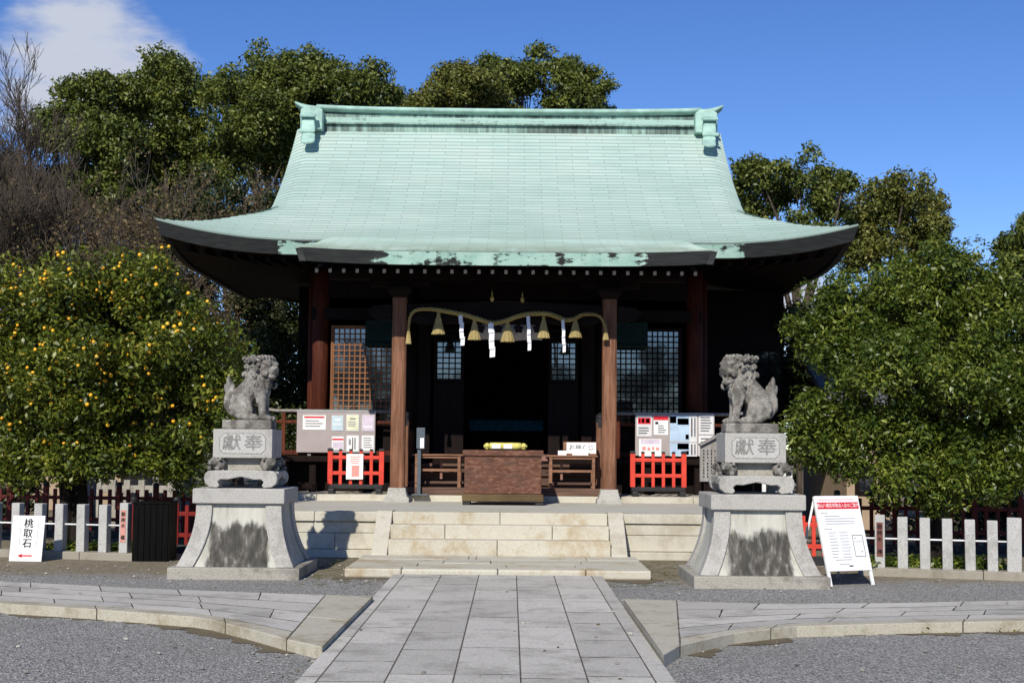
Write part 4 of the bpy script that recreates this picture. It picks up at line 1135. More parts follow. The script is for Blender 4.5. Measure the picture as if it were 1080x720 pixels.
for i, (px, wp, lab) in enumerate(((593, 9, 'small white leaflet stand at the front left corner of the lettered sign'), (612, 17, 'wide white leaflet tray in front of the lettered sign'))):
    c = P(px, 477, 24.05); h = .055+.03*i
    t = thing('leaflet_holder', lab, 'leaflet holder', (c.x, 24.05, zt+.558)); w = wp*24/FOC/2
    m = MB(); m.bx(-w, w, -.03, .03, 0, .02); m.add([(-w,-.028,.021),(w,-.028,.021),(w,.01,.02+h),(-w,.01,.02+h),(-w,-.022,.021),(w,-.022,.021),(w,.016,.02+h),(-w,.016,.02+h)], [(0,1,2,3),(7,6,5,4),(0,4,5,1),(3,2,6,7),(0,3,7,4),(1,5,6,2)]); LB(m, 'tray', 'white', t)
# low row of wooden rests seen behind the tables
for x, lab in ((486, 'reddish wooden rack with rounded rests behind the left side table'), (572, 'reddish wooden rack with rounded rests behind the right end of the offertory box')):
    c = P(x, 474, 24.36); t = thing('wooden_rack', lab, 'rack', (c.x, 24.36, 1.018))
    MAT.setdefault('rack', wood('pinkish_rack_wood', (.16,.075,.055), (.27,.14,.11), (.36,.21,.17), 'x'))
    m = MB(); m.bx(-.36, .36, -.028, .028, .30, .338); LB(m, 'rail', 'rack', t)
    for k in (-1, 1): m = MB(); m.bx(k*.33-.02, k*.33+.02, -.02, .02, -.02, .299); LB(m, 'upright', 'rack', t)
    for k in range(5):
        m = MB(); xx = -.28+.14*k; m.prism([(xx-.055,.339),(xx+.055,.339),(xx+.055,.375),(xx+.035,.40),(xx-.035,.40),(xx-.055,.375)], -.025, .025); LB(m, 'rest', 'rack', t)
# dispenser stand beside the left pillar
c = P(444.5, 473, 24.0); ds = thing('dispenser_stand', 'grey box on a thin post beside the left porch pillar', 'dispenser', (c.x, 23.9, .735))
zA = P(444,451,23.9).z-.735; zB = P(444,473,23.9).z-.735
m = MB(); m.bx(-.075, .065, -.05, .05, zB, zA); pass
MAT['steel_blue'] = plain('blue_grey_metal', (.085,.105,.125), .4, .4, .1)
d_ = LB(m, 'box', 'steel_blue', ds, bevel=.006)
m = MB(); m.bx(-.015, .05, -.054, -.0505, zB+.01, zB+.18); LB(m, 'paper_label', 'white', d_)
m = MB(); m.bx(-.06, .0, -.02, .02, 0, zB-.001); LB(m, 'post', 'steel_blue', ds, bevel=.004)
m = MB(); m.bx(-.14, .14, -.14, .14, 0, .02); LB(m, 'base', 'steel_blue', ds, bevel=.004)

# vermilion barriers
def make_barrier():
    t = thing('barrier', 'x', 'barrier')
    for s in (-1, 1):
        m = MB(); m.bx(s*.435-.042, s*.435+.042, -.035, .035, .155, .725); p = LB(m, 'end_post', 'vermilion', t, bevel=.006)
        m = MB(); m.loft([[(s*.435+a*w_, b*w_, z) for a, b in ((-1,-1),(1,-1),(1,1),(-1,1))] for w_, z in ((.047,.725),(.047,.755),(.03,.77))]); LB(m, 'cap', 'black', p, bevel=.004)
        m = MB(); m.bx(s*.40-.05, s*.40+.05, -.19, .19, .0, .085); LB(m, 'foot', 'black', t, bevel=.012)
    for k in range(4):
        x = -.261+.174*k; m = MB(); m.bx(x-.027, x+.027, -.02, .02, .156, .725); p = LB(m, 'picket', 'vermilion', t, bevel=.005)
        m = MB(); m.loft([[(x+a*w_, b*w_*.8, z) for a, b in ((-1,-1),(1,-1),(1,1),(-1,1))] for w_, z in ((.03,.725),(.03,.745),(.02,.758))]); LB(m, 'cap', 'black', p)
    for z in (.615, .35):
        m = MB(); m.bx(-.392, .392, -.026, .012, z-.03, z+.03); LB(m, 'rail', 'vermilion', t, bevel=.005)
    m = MB(); m.bx(-.46, .46, -.045, .045, .086, .155); LB(m, 'base_beam', 'black', t, bevel=.006)
    return t
b1 = make_barrier(); bp = P(375, 521, 24.3); b1.location = (bp.x, 24.28, .735); b1.rotation_euler.z = R(2)
b2 = copy_tree(b1); bp2 = P(694.5, 524, 24.2); b2.location = (bp2.x, 24.25, .735); b2.rotation_euler.z = R(0)
tag(b1, 'red barrier with black caps that has a white paper hung on its pickets', 'barrier', 'red barriers beside the porch')
tag(b2, 'red barrier with black caps and bare pickets, right of the porch', 'barrier', 'red barriers beside the porch')
po = thing('hanging_poster', 'white paper poster with a red panel hanging on the red barrier', 'poster', b1.location + Vector((.0, -.05, .28)), R(2))
m = MB(); m.box((-.015, -.005, .18), (.285, .005, .43), (R(-1), 0, 0)); f_ = LB(m, 'sheet', 'white', po)
m = MB(); m.bx(-.065, .065, -.0105, -.0092, .0, .20); pass
MAT['pink'] = plain('pink_print', (.70,.30,.27), .7, .2, .1); LB(m, 'red_panel', 'pink', f_)
m = MB()
for k, (w, z) in enumerate(((.10,.34),(.085,.30),(.09,.265),(.075,.235))): m.bx(-w, w-.02, -.0105, -.0092, z, z+.012)
LB(m, 'print_lines', 'pink', f_)

# notice boards
MAT['pale_blue'] = plain('pale_blue_print', (.50,.62,.68), .6, .3, .1, 14); MAT['pale_yellow'] = plain('pale_yellow_print', (.68,.68,.50), .6, .3, .1, 14)
MAT['pale_violet'] = plain('pale_violet_print', (.58,.50,.60), .6, .3, .12, 14); MAT['sky_print'] = plain('blue_photo_print', (.40,.52,.66), .5, .3, .15, 5)
MAT['paper_grey'] = plain('grey_paper', (.62,.62,.63), .6, .3, .05)
def board(name, label, pxs, pys, Y, group):
    a = P(pxs[0], pys[0], Y); b = P(pxs[1], pys[1], Y)
    t = thing(name, label, 'notice board', ((a.x+b.x)/2, Y, 1.362), 0, group)
    w = (b.x-a.x)/2; z0 = b.z-1.362; z1 = a.z-1.362
    m = MB(); m.bx(-w, w, -.02, .02, z0, z1); LB(m, 'panel', 'mauve', t, bevel=.006)
    for s in (-1, 1): m = MB(); m.bx(s*(w-.22)-.03, s*(w-.22)+.03, .0225, .06, .001, z1-.05); LB(m, 'post', 'board_wood', t, bevel=.004)
    m = MB(); m.bx(-w-.01, w+.01, -.026, .028, z1+.001, z1+.028); LB(m, 'top_rail', 'steel', t, bevel=.004)
    def sheet(x0, x1, y0, y1, mat, lines=(), framed=False, lay=0):
        """position in photo pixels on the board's plane"""
        p = P(x0, y0, Y-.022); q = P(x1, y1, Y-.022); L = t.location; d = -.0225-.004*lay
        par = t
        if framed:
            m = MB(); m.bx(p.x-L.x-.012, q.x-L.x+.012, -.0265, -.0205, q.z-L.z-.012, p.z-L.z+.012); par = LB(m, 'poster_frame', 'steel_light', t, bevel=.002); d -= .005
        m = MB(); m.bx(p.x-L.x, q.x-L.x, d-.003, d, q.z-L.z, p.z-L.z); s_ = LB(m, 'poster', mat, par)
        if framed: pass
        W_, H_ = q.x-p.x, p.z-q.z
        for (u0, u1, v0, v1, mm) in lines:
            m = MB(); m.bx(p.x-L.x+W_*u0, p.x-L.x+W_*u1, d-.0042, d-.0031, p.z-L.z-H_*v1, p.z-L.z-H_*v0)
            if framed: m.build('print', MAT[mm], par, local=True)
            else: m.build('print', MAT[mm], s_, local=True)
    return t, sheet
MAT['steel_light'] = plain('pale_metal_frame', (.52,.52,.53), .4, .4, .05)
def lines(n, v0, v1, mm='pale_ink', u0=.12, u1=.88):
    return [(u0, u1-random.uniform(0, .2), v0+(v1-v0)*k/n, v0+(v1-v0)*(k+.45)/n, mm) for k in range(n)]
nb1, sh = board('notice_board', 'wide mauve notice board with six posters behind the barrier with the hung paper', (313.5,395.5), (434,477.5), 25.12, 'notice boards beside the porch')
sh(319.5,343.5,437.5,453, 'white', [(.06,.94,.08,.2,'red_ink')] + lines(3,.35,.9))
sh(350.5,361.5,438.5,453.5, 'pale_blue', [(.2,.8,.2,.3,'white'),(.15,.85,.55,.62,'white')], True)
sh(366,378,437.5,454, 'pale_yellow', [(.25,.75,.2,.27,'grey_ink')] + lines(3,.4,.8), True)
sh(382.5,394,438,454, 'pale_violet', [(.1,.9,.7,.8,'white')], True)
sh(350.5,362,460.5,474, 'white', [(0,1,.12,.26,'red_ink'),(.05,.95,.4,.9,'pale_violet')], True)
sh(366,378,459.5,475.5, 'white', [(.45,.55,.1,.9,'grey_ink'),(.65,.75,.1,.9,'grey_ink'),(.15,.35,.2,.6,'pale_ink')], True)
sh(382,394,459.5,475, 'white', lines(5,.1,.9), True)
nb2, sh = board('notice_board', 'grey notice board packed with blue and red printed posters behind the bare red barrier', (670,753.5), (436.5,481.0), 25.12, 'notice boards beside the porch')
sh(671.5,687.5,437.5,460, 'paper_grey', [(.08,.92,.12,.42,'red_ink'),(.16,.24,.17,.36,'white'),(.34,.5,.17,.36,'white'),(.62,.84,.17,.36,'white')] + lines(3,.58,.95,'grey_ink'))
sh(689.5,704.5,438,458.5, 'white', [(0,1,.02,.24,'red_ink'),(.1,.32,.32,.45,'ink')] + lines(4,.5,.96,'grey_ink', .3))
sh(706.5,735,437.5,466, 'paper_grey', [(0,.72,0,.98,'sky_print'),(.28,.70,.12,.36,'black'),(.34,.64,.16,.28,'steel'),(.58,.7,.72,.9,'ink'),(.78,.84,.1,.8,'grey_ink'),(.9,.95,.1,.8,'grey_ink'),(0,.24,.05,.3,'paper_grey')])
sh(737,752.5,437.5,458, 'paper_grey', lines(6,.1,.92,'grey_ink'))
sh(674,697.5,462.5,481, 'white', [(.08,.92,.03,.3,'pale_violet'),(.14,.3,.45,.66,'pink'),(.38,.5,.48,.68,'pink'),(.58,.68,.45,.64,'pink'),(.76,.9,.48,.66,'pink')])
sh(706.5,735,466.5,481, 'paper_grey', [(0,.72,0,.9,'sky_print'),(.28,.7,.05,.5,'black'),(.58,.7,.6,.9,'ink'),(.78,.84,.1,.9,'grey_ink'),(.9,.95,.1,.9,'grey_ink')])
sh(737,752.5,459.5,481, 'white', lines(5,.1,.9,'grey_ink'))

# information board behind the right lion
Yi = 18.6; a = P(738,470,Yi); b = P(806,508,Yi)
ib = thing('information_board', 'weathered wooden text board with a sloping top behind the right lion pedestal', 'information board', ((a.x+b.x)/2, Yi, 0))
w = (b.x-a.x)/2; zb = b.z; ztop = a.z
m = MB(); m.prism([(-w,zb),(w,zb),(w,ztop),(0,ztop+.22),(-w,ztop)], -.02, .02); LB(m, 'board', 'board_wood', ib)
for s in (-1, 1): m = MB(); m.bx(s*(w-.1)-.035, s*(w-.1)+.035, .021, .08, -.02, zb+.3); LB(m, 'post', 'dark_wood', ib, bevel=.004)
m = MB()
for k in range(16):
    x = -w+.05+k*(2*w-.1)/15
    for j in range(9):
        if random.random() < .85: m.bx(x-.008, x+.008, -.0225, -.0202, zb+.05+j*.042, zb+.05+j*.042+random.uniform(.018,.032))
LB(m, 'writing', 'ink', ib)
for s in (-1, 1):
    m = MB(); m.box((s*w*.5, 0, ztop+.125), (w*1.12*1.03, .14, .03), (0, s*math.atan2(.22, w), 0)); LB(m, 'roof_board', 'board_wood', ib)

# ================================================================ STONE POST FENCES
def fence(name, label, posts, tops, base_a, base_b, plaque_i, plaque_mat, chars, wide_last):
    """posts: photo columns of the post feet; base line from base_a to base_b on the ground"""
    A, Bq = base_a, base_b; d = (Bq-A).normalized(); t = thing(name, label, 'fence', A); ang = math.atan2(d.y, d.x)
    t.rotation_euler.z = ang; Ltot = (Bq-A).length
    nrm = Vector((-d.y, d.x, 0))
    m = MB(); x = -.15
    while x < Ltot+.1:
        x2 = min(Ltot+.1, x+random.uniform(1.2, 1.9)); m.bx(x+.003, x2-.003, -.0, .26, -.05, .10+random.uniform(-.004,.004)); x = x2
    LB(m, 'curb', 'curb', t, bevel=.012)
    us = []
    for i, px in enumerate(posts):
        r = ray(px, 560); o = Vector((0,0,EYE))
        # crossing of the sight line with the fence's vertical plane (through the curb middle)
        p0 = A + nrm*.12; k = (p0-o).dot(nrm)/r.dot(nrm); q = o + r*k; u = (q-A).dot(d); us.append(u)
    for i, u in enumerate(us):
        w = .062 if not (wide_last and i == len(us)-1) else .085; h = tops[i] if i < len(tops) else tops[-1]
        m = MB(); j = random.uniform(-.008, .008); tw = random.uniform(-.02, .02)
        m.box((u, .12+j, .095+h/2), (w*2, .125, h), (random.uniform(-.008,.008), random.uniform(-.008,.008), tw)); p = LB(m, 'post', 'fence_granite', t, bevel=.01)
        if i == plaque_i:
            m = MB(); m.box((u, .12+j-.0655, .095+h*.54), (w*1.25, .006, h*.64), (0,0,tw)); pl = LB(m, 'plaque', plaque_mat, p)
            text('lettering', chars, .062, MAT['ink'], pl, (u, .12+j-.0692, .095+h*.54), vertical=True, depth=.0008, spacing=1.25, bold=.03)
    m = MB(); m.tube([(us[0]-.6, .12, .46), (us[-1], .12, .46)], .012, 8); LB(m, 'rail', 'white_metal', t, smooth=True)
    return t
d1 = (G(137,591.5)-G(0,587)).normalized(); A = G(0,587)-d1*1.6; Bq = G(137.5,591.5)
postsL = [-74,-51,-28,-5, 18.5, 42.5, 64.5, 87, 110.5, 132]
fL = fence('stone_fence', 'white granite post fence with a salmon plaque, left, behind the arrow sign', postsL, [.64]*9+[.67], A, Bq, 9, 'plaque_red', '\u5fa1\u795e\u6728\u3000\u6a58', False)
A = G(918,607); d1 = (G(1074,612)-A).normalized(); Bq = G(1078,612.5)
postsR = [928, 952, 975.5, 999, 1023, 1046.5, 1069.5]
fR = fence('stone_fence', 'white granite post fence with a dark red plaque, right, behind the easel', postsR, [.66,.64,.635,.63,.625,.62,.66], A, Bq, 0, 'plaque_dark', '\u5fa1\u795e\u6728\u3000\u6a1f', True)
fL['group'] = fR['group'] = 'stone post fences'
# black slatted screen box
c = G(137,592); bk = thing('slatted_screen', 'black slatted wooden screen box at the end of the left stone fence', 'screen', (c.x+.24, c.y+.30, 0), R(2))
for i in range(6):
    for y, z in ((-.25, 0),):
        m = MB(); m.bx(-.235+.079*i, -.235+.079*i+.074, -.26, -.238, .0, .76); LB(m, 'slat', 'black_wood', bk, bevel=.003)
m = MB(); m.bx(-.235, .235, -.236, .25, .02, .74); LB(m, 'box_body', 'black_wood', bk, bevel=.004)
for i in range(6):
    m = MB(); m.bx(.236, .256, -.25+.083*i, -.25+.083*i+.078, .0, .76); LB(m, 'slat', 'black_wood', bk, bevel=.003)
m = MB(); m.bx(-.25, .262, -.27, .26, .761, .785); LB(m, 'lid', 'black_wood', bk, bevel=.004)

# signs
c0 = G(8.5,592); c1 = G(44.5,592); sgn = thing('direction_sign', 'white sign with three black characters and a red arrow pointing left', 'sign', ((c0.x+c1.x)/2, (c0.y+c1.y)/2, 0.005))
sgn.rotation_euler.z = R(-4); w = (c1-c0).length/2; h = .60
Rm = Matrix.Rotation(R(-9), 4, 'X')
m = MB(); m.bx(-w, w, -.006, .006, 0, h); m.xf(Rm); pn = LB(m, 'panel', 'white', sgn)
def on(p): return Rm @ Vector(p)
er = (math.pi/2-R(9), 0, 0)
text('lettering', '\u6843\u53d6\u77f3', .128, MAT['ink'], pn, on((.005, -.0068, .36)), er, True, .0008, (1.02, 1.0), 1.02, .022)
m = MB(); m.add([(-.115,-.0072,.072),(-.05,-.0072,.10),(-.05,-.0072,.082),(.085,-.0072,.082),(.085,-.0072,.062),(-.05,-.0072,.062),(-.05,-.0072,.044)], [(0,1,2,6),(2,3,4,5)]); m.add([(-.05,-.0072,.082),(-.05,-.0072,.062),(-.115,-.0072,.072)], [(0,1,2)])
m.xf(Rm); m.build('arrow', MAT['red_ink'], pn, local=True, fix=False)
m = MB()
for x, z0_, n_ in ((.135, .20, 12), (-.10, .22, 10)):
    for k in range(n_): m.bx(x-.006, x+.006, -.0074, -.0065, z0_+k*.026, z0_+k*.026+.016)
m.xf(Rm); LB(m, 'side_notes', 'pale_ink', pn)

c0 = G(870,617); c1 = G(929,621)
es = thing('notice_easel', 'white folding easel board with a red title band and small grey print', 'easel', ((c0.x+c1.x)/2+.02, (c0.y+c1.y)/2+.1, 0.004), R(24))
LE = 1.06; Re = Matrix.Rotation(R(-17), 4, 'X'); w = .315
MAT['board_white'] = plain('white_laminate', (.78,.78,.78), .35, .4, .02)
fr = MB(); fr.bx(-w, -w+.035, -.015, .015, 0, LE); fr.bx(w-.035, w, -.015, .015, 0, LE); fr.bx(-w+.036, w-.036, -.014, .014, LE-.035, LE); fr.bx(-w+.036, w-.036, -.014, .014, .19, .225)
fr.xf(Re); f_ = LB(fr, 'front_frame', 'white_metal', es, bevel=.003)
m = MB(); m.bx(-w+.004, w-.004, -.021, -.0155, .175, LE+.003); m.xf(Re); pn = LB(m, 'panel', 'board_white', es)
top = Re @ Vector((0, 0, LE))
for s in (-1, 1):
    m = MB(); m.tube([(s*(w-.03), top.y+.02, top.z-.03), (s*(w-.03), top.y+.36, 0.0)], .014, 8); LB(m, 'rear_leg', 'white_metal', es, smooth=True)
def ep(x0, x1, z0, z1, mm, nm):
    m = MB(); m.bx(x0, x1, -.0228, -.0212, z0, z1); m.xf(Re); return LB(m, nm, mm, pn)
band = ep(-w+.022, w-.022, .905, .985, 'red_ink', 'title_band')
text('title_lettering', '\u57ce\u5c71\u516b\u5e61\u5bae\u5d07\u656c\u4f1a\u5165\u4f1a\u306e\u3054\u6848\u5185', .046, MAT['white'], band, Re @ Vector((0, -.0232, .944)), (math.pi/2-R(17), 0, 0), False, .0006, (.93, 1.15))
ep(-w+.05, w-.08, 1.012, 1.020, 'pink', 'strap_line')
for (u0, u1, z0, n_, st) in ((-.26,-.13,.855,1,.03),(-.22,.0,.815,1,.03),(-.22,.235,.785,3,.03),(-.26,-.10,.665,1,.03),(-.21,-.09,.62,9,.036),(-.06,.09,.62,9,.036),(-.18,.08,.30,1,.03),(-.13,.02,.25,1,.03)):
    for k in range(n_):
        ep(u0, u1-random.uniform(0, .05), z0-k*st, z0-k*st+.007, 'pale_ink', 'print_line')
ep(.0, .055, .222, .237, 'ink', 'print_line')
for a_ in ((.115,.265,.585,.592),(.115,.265,.335,.342),(.115,.122,.342,.585),(.258,.265,.342,.585),(.13,.25,.51,.514),(.14,.17,.55,.556),(.2,.235,.39,.397)): ep(*a_, 'grey_ink', 'form_outline')

# vermilion fences behind the stone fences, shade put into the darker reds
def picket(name, label, a, b, h, n, mat, cap=True):
    d = b-a; L_ = d.length; t = thing(name, label, 'fence', a, math.atan2(d.y, d.x), 'low vermilion fences behind the stone posts')
    for z in (h*.36, h*.78): m = MB(); m.bx(.0, L_, -.018, .018, z-.03, z+.03); LB(m, 'rail', mat, t, bevel=.004)
    m = MB(); m.bx(0, L_, -.04, .04, 0, .12); LB(m, 'base_beam', 'black', t, bevel=.004)
    for i in range(n+1):
        x = L_*i/n; big = i % 4 == 0; w = .04 if big else .026
        m = MB(); m.bx(x-w, x+w, -.032 if big else -.026, .032 if big else .026, .121, h if big else h*.95); p = LB(m, 'picket', mat, t, bevel=.004)
        if big: m = MB(); m.lathe([(.05,h),(.052,h+.05),(.04,h+.07),(.02,h+.08)], (x,0,0), 10); LB(m, 'cap', 'black', p)
    return t
picket('picket_fence', 'red picket fence darkened for shade behind the left stone fence', Vector((-10.2, 24.0, 0)), Vector((-5.2, 23.4, 0)), .84, 32, 'shaded_red')
MAT['shade_red'] = plain('half_shaded_vermilion', (.17,.012,.009), .6, .2, .25, 6)  # vermilion darkened a little less, shade put into the colour
a = G(160, 583); b = G(222, 584)
picket('picket_fence', 'short red picket fence, darkened for shade, between the black slatted screen and the left lion pedestal', Vector((a.x-.3, 20.6, 0)), Vector((b.x+.1, 20.5, 0)), .72, 8, 'shade_red')
a = P(845, 560, 19.4); b = P(872, 560, 19.4)
picket('picket_fence', 'bright vermilion picket fence end between the right lion pedestal and the easel', Vector((a.x-.1, 19.45, 0)), Vector((b.x+.1, 19.4, 0)), .70, 4, 'vermilion')
picket('picket_fence', 'red picket fence, darkened for shade, running behind the easel and the right stone fence', Vector((5.0, 21.9, 0)), Vector((10.2, 21.7, 0)), .86, 30, 'shaded_red')

# ================================================================ VEGETATION
def unit(n):
    v = RNG.normal(size=(n, 3)); return v / np.linalg.norm(v, axis=1, keepdims=True)
def leaves_mesh(name, C, Rr, n, size, mat, parent, aspect=.48, up=.35, kind=None, shell=.55, droop=0.0):
    """n leaf quads spread through clumps (centres C, radii Rr, squashed spheres)"""
    C = np.asarray(C, float); Rr = np.asarray(Rr, float)
    w = Rr**2; idx = RNG.choice(len(C), n, p=w/w.sum()); d = unit(n)
    rad = (shell + (1.08-shell)*RNG.random(n)**.8) * Rr[idx]
    pos = C[idx] + d * rad[:, None] * np.array([1, 1, .78])
    nrm = d*.65 + unit(n)*.75 + np.array([0, 0, up]); nrm /= np.linalg.norm(nrm, axis=1, keepdims=True)
    t = unit(n) + d*.5 + np.array([0, 0, -droop]); t -= nrm*(t*nrm).sum(1, keepdims=True); t /= np.linalg.norm(t, axis=1, keepdims=True)
    b = np.cross(nrm, t); L = size*(.65+.7*RNG.random(n))[:, None]; Wd = L*aspect*.5
    base = pos - t*L*.5; tip = pos + t*L*.5 - nrm*L*.12; mid = pos - t*L*.04
    V = np.stack([base, mid + b*Wd + nrm*L*.07, tip, mid - b*Wd + nrm*L*.07], 1).reshape(-1, 3)
    F = np.arange(4*n).reshape(n, 4)
    return numpy_mesh(name, V, F, mat, parent, kind)
def split(lobes, k, shrink, sq=.85):
    out = []
    for c, r in lobes:
        if k < 10: out.append((c, r*.55))
        for d in unit(k):
            f = RNG.uniform(.5, 1.08); out.append((tuple(np.array(c)+d*f*r*np.array([1,1,sq])), r*shrink*RNG.uniform(.75,1.2)))
    return out
def clumps(lobes, per, rr, sq=.85, inner=.35, sub=None):
    """sub-clumps on and inside each lobe (centre, radius)"""
    C = []; Q = []
    if sub: lobes = split(lobes, *sub)
    for c, r in lobes:
        k = max(4, int(per*(r/ rr[0])**2*.12))
        d = unit(k); f = inner + (1-inner)*RNG.random(k)**.55
        for i in range(k):
            q = np.array(c) + d[i]*f[i]*r*np.array([1, 1, sq]); C.append(q); Q.append(RNG.uniform(*rr))
    return np.array(C), np.array(Q)
def limb(m, a, b, r0, r1, n=6, sag_=.1, sides=7):
    a = Vector(a); b = Vector(b); pts = []; rad = []; L_ = (b-a).length
    off = Vector((random.uniform(-1,1), random.uniform(-1,1), random.uniform(-.2,.6)))*L_*sag_
    for i in range(n+1):
        t = i/n; p = a.lerp(b, t) + off*math.sin(math.pi*t)*.8 + Vector((random.uniform(-1,1), random.uniform(-1,1), 0))*L_*.012*(0 < i < n)
        pts.append(p); rad.append(r0+(r1-r0)*t**.8)
    m.tube(pts, rad, sides); return pts
def tree(name, label, lobes, foot, tr, rr, per, n, size, mat, bark, group=None, cat='tree', fork=.35, nlimb=22, inner=.35, sub=None, **k):
    t = thing(name, label, cat, foot, 0, group); foot = Vector(foot)
    C, Q = clumps(lobes, per, rr, inner=inner, sub=sub)
    m = MB(); mean = Vector(np.average([l[0] for l in lobes], axis=0, weights=[l[1]**2 for l in lobes]))
    fk = foot.lerp(Vector((mean.x, mean.y, mean.z)), fork*2) ; fk = Vector((foot.x+(mean.x-foot.x)*fork, foot.y+(mean.y-foot.y)*fork, foot.z+(mean.z-foot.z)*fork*1.6))
    base = [foot+Vector((0,0,-.1)), foot+Vector((0,0,.12*fk.z)), foot.lerp(fk, .5)+Vector((random.uniform(-.1,.1)*tr*4,0,0)), fk]
    m.tube(base, [tr*1.45, tr*1.05, tr*.9, tr*.78], 10)
    for c, r in lobes:
        c = Vector(c); pts = limb(m, fk-Vector((0,0,tr)), c - Vector((0,0,r*.2)), tr*.55, tr*.16, 6, .08)
    near = sorted(range(len(C)), key=lambda i: random.random())[:nlimb*len(lobes)]
    for i in near:
        c = C[i]; j = min(range(len(lobes)), key=lambda q: (Vector(lobes[q][0])-Vector(c)).length); lc = Vector(lobes[j][0])
        limb(m, lc.lerp(fk, random.uniform(.0,.25)), c, tr*.15, tr*.04, 4, .1, 5)
    m.build('trunk', bark, t, smooth=True)
    leaves_mesh('crown', C, Q, n, size, mat, t, **k)
    return t, C, Q
def px_lobe(px, py, rp, Y, dy=0.0):
    c = P(px, py, Y+dy); return ((c.x, c.y, c.z), rp*(Y+dy)/FOC)

# --- citrus tree, left foreground
YC = 21.2
lob = [px_lobe(*a) for a in ((118,305,58,YC,0),(60,320,56,YC,-.2),(175,325,58,YC,.2),(20,330,58,YC,.1),(205,375,52,YC,.0),(140,385,66,YC,-.7),(60,400,66,YC,-.6),(0,400,60,YC,-.3),(185,435,50,YC,-.4),(105,450,52,YC,-.6),(30,458,48,YC,-.5),(222,410,34,YC,.1),(-40,380,60,YC,0),(120,360,62,YC,1.2),(40,390,60,YC,1.2),(-60,440,50,YC,0),(150,478,30,YC,-.5),(75,482,26,YC,-.7),(20,488,28,YC,-.6),(215,462,30,YC,-.1),(190,492,20,YC,-.2),(110,488,22,YC,-.9))]
ft = G(70, 560, 0); ft = Vector((P(86,500,YC).x, YC, 0))
tc_, C, Q = tree('citrus_tree', 'broad citrus tree dotted with many orange fruits behind the left stone fence', lob, ft, .13, (.15,.27), 20, 84000, .082, MAT['leaf_citrus'], MAT['bark_dark'], fork=.42, nlimb=3, up=.5, inner=.72, sub=(9,.38), shell=.55)
m = MB(); limb(m, ft+Vector((-.25,.1,-.05)), Vector(lob[6][0]), .12, .05, 7, .06); m.build('trunk', MAT['bark_dark'], tc_, smooth=True)
fm = MB(); fm.ball((0,0,0), (.034,.034,.031), 10, 7); first = None; F2 = MB()
cand = []
for i in range(len(C)):
    for _ in range(1):
        d = Vector(unit(1)[0]); d.z = abs(d.z)*.6+.05 if random.random() < .75 else d.z
        p = Vector(C[i]) + Vector((d.x, d.y, d.z*.8))*Q[i]*1.12; cand.append(p)
cc = Vector((P(95,385,YC).x, YC, P(95,385,YC).z))
def score(p):
    return 1.1*(-(p.y-cc.y)) + .34*(p.z-cc.z) - .12*(p.x-cc.x) + random.uniform(-.5,.5) + .9*noise.noise(p*1.3)
bunch = []
for p in sorted(cand, key=score, reverse=True)[:int(len(cand)*.5)]:
    for _ in range(random.choice((1,1,1,2,2,3,4))): bunch.append(p + Vector((random.gauss(0,.05), random.gauss(0,.03), random.gauss(0,.045))))
cand = bunch; random.shuffle(cand)
cand = [p for p in cand if p.z > 1.5 - .2*random.random() and (p.z > 2.1 or random.random() < .55)]
pick = cand[:620]
random.shuffle(pick)
for i, p in enumerate(pick):
    if i < 100:
        if first is None: first = fm.build('fruit', MAT['citrus'], tc_, smooth=True, local=True); o = first
        else: o = first.copy(); COL.objects.link(o)
        o.location = p - tc_.location; s_ = random.uniform(.66, 1.02); o.scale = (s_, s_, s_)
    else: F2.ball(p, (.029*random.uniform(.75,1.1),)*3, 8, 6)
F2.build('fruits', MAT['citrus'], tc_, smooth=True, kind='stuff')

# --- evergreen, right foreground
YT = 20.6
lob = [px_lobe(*a) for a in ((930,335,52,YT,0),(985,315,52,YT,.2),(1040,320,55,YT,0),(895,370,48,YT,-.1),(960,385,62,YT,-.8),(1030,390,64,YT,-.7),(1095,350,58,YT,0),(1095,430,58,YT,-.3),(890,430,48,YT,-.3),(950,460,46,YT,-.6),(1010,470,46,YT,-.6),(1065,475,40,YT,-.4),(862,440,34,YT,0),(1020,300,44,YT,.6),(970,380,62,YT,1.2),(1140,400,60,YT,0),(1050,420,60,YT,1.2),(865,345,30,YT,.2),(880,310,26,YT,.2),(960,290,30,YT,.3),(990,505,32,YT,-.8),(940,498,28,YT,-.8),(1040,508,28,YT,-.6),(1085,500,34,YT,-.4),(895,478,28,YT,-.4),(860,470,22,YT,0))]
ft = Vector((P(985,540,YT).x, YT, 0))
tree('evergreen_tree', 'broad bright green evergreen with small glossy leaves behind the right stone fence', lob, ft, .14, (.14,.26), 20, 98000, .078, MAT['leaf_bright'], MAT['bark_dark'], fork=.45, nlimb=3, up=.55, aspect=.42, inner=.72, sub=(9,.38), shell=.55)

# --- dark bush at the left of the hall
YB = 27.5
lob = [px_lobe(*a) for a in ((292,395,36,YB,0),(275,430,34,YB,0),(310,440,32,YB,0),(285,365,26,YB,.3),(300,475,32,YB,0),(262,470,30,YB,0),(250,400,30,YB,.8))]
tree('evergreen_shrub', 'dense dark small-leaved shrub between the closed-mouthed lion and the hall', lob, Vector((P(285,480,YB).x, YB, 0)), .07, (.14,.26), 60, 26000, .075, MAT['leaf_dark'], MAT['bark_dark'], cat='shrub', nlimb=2)

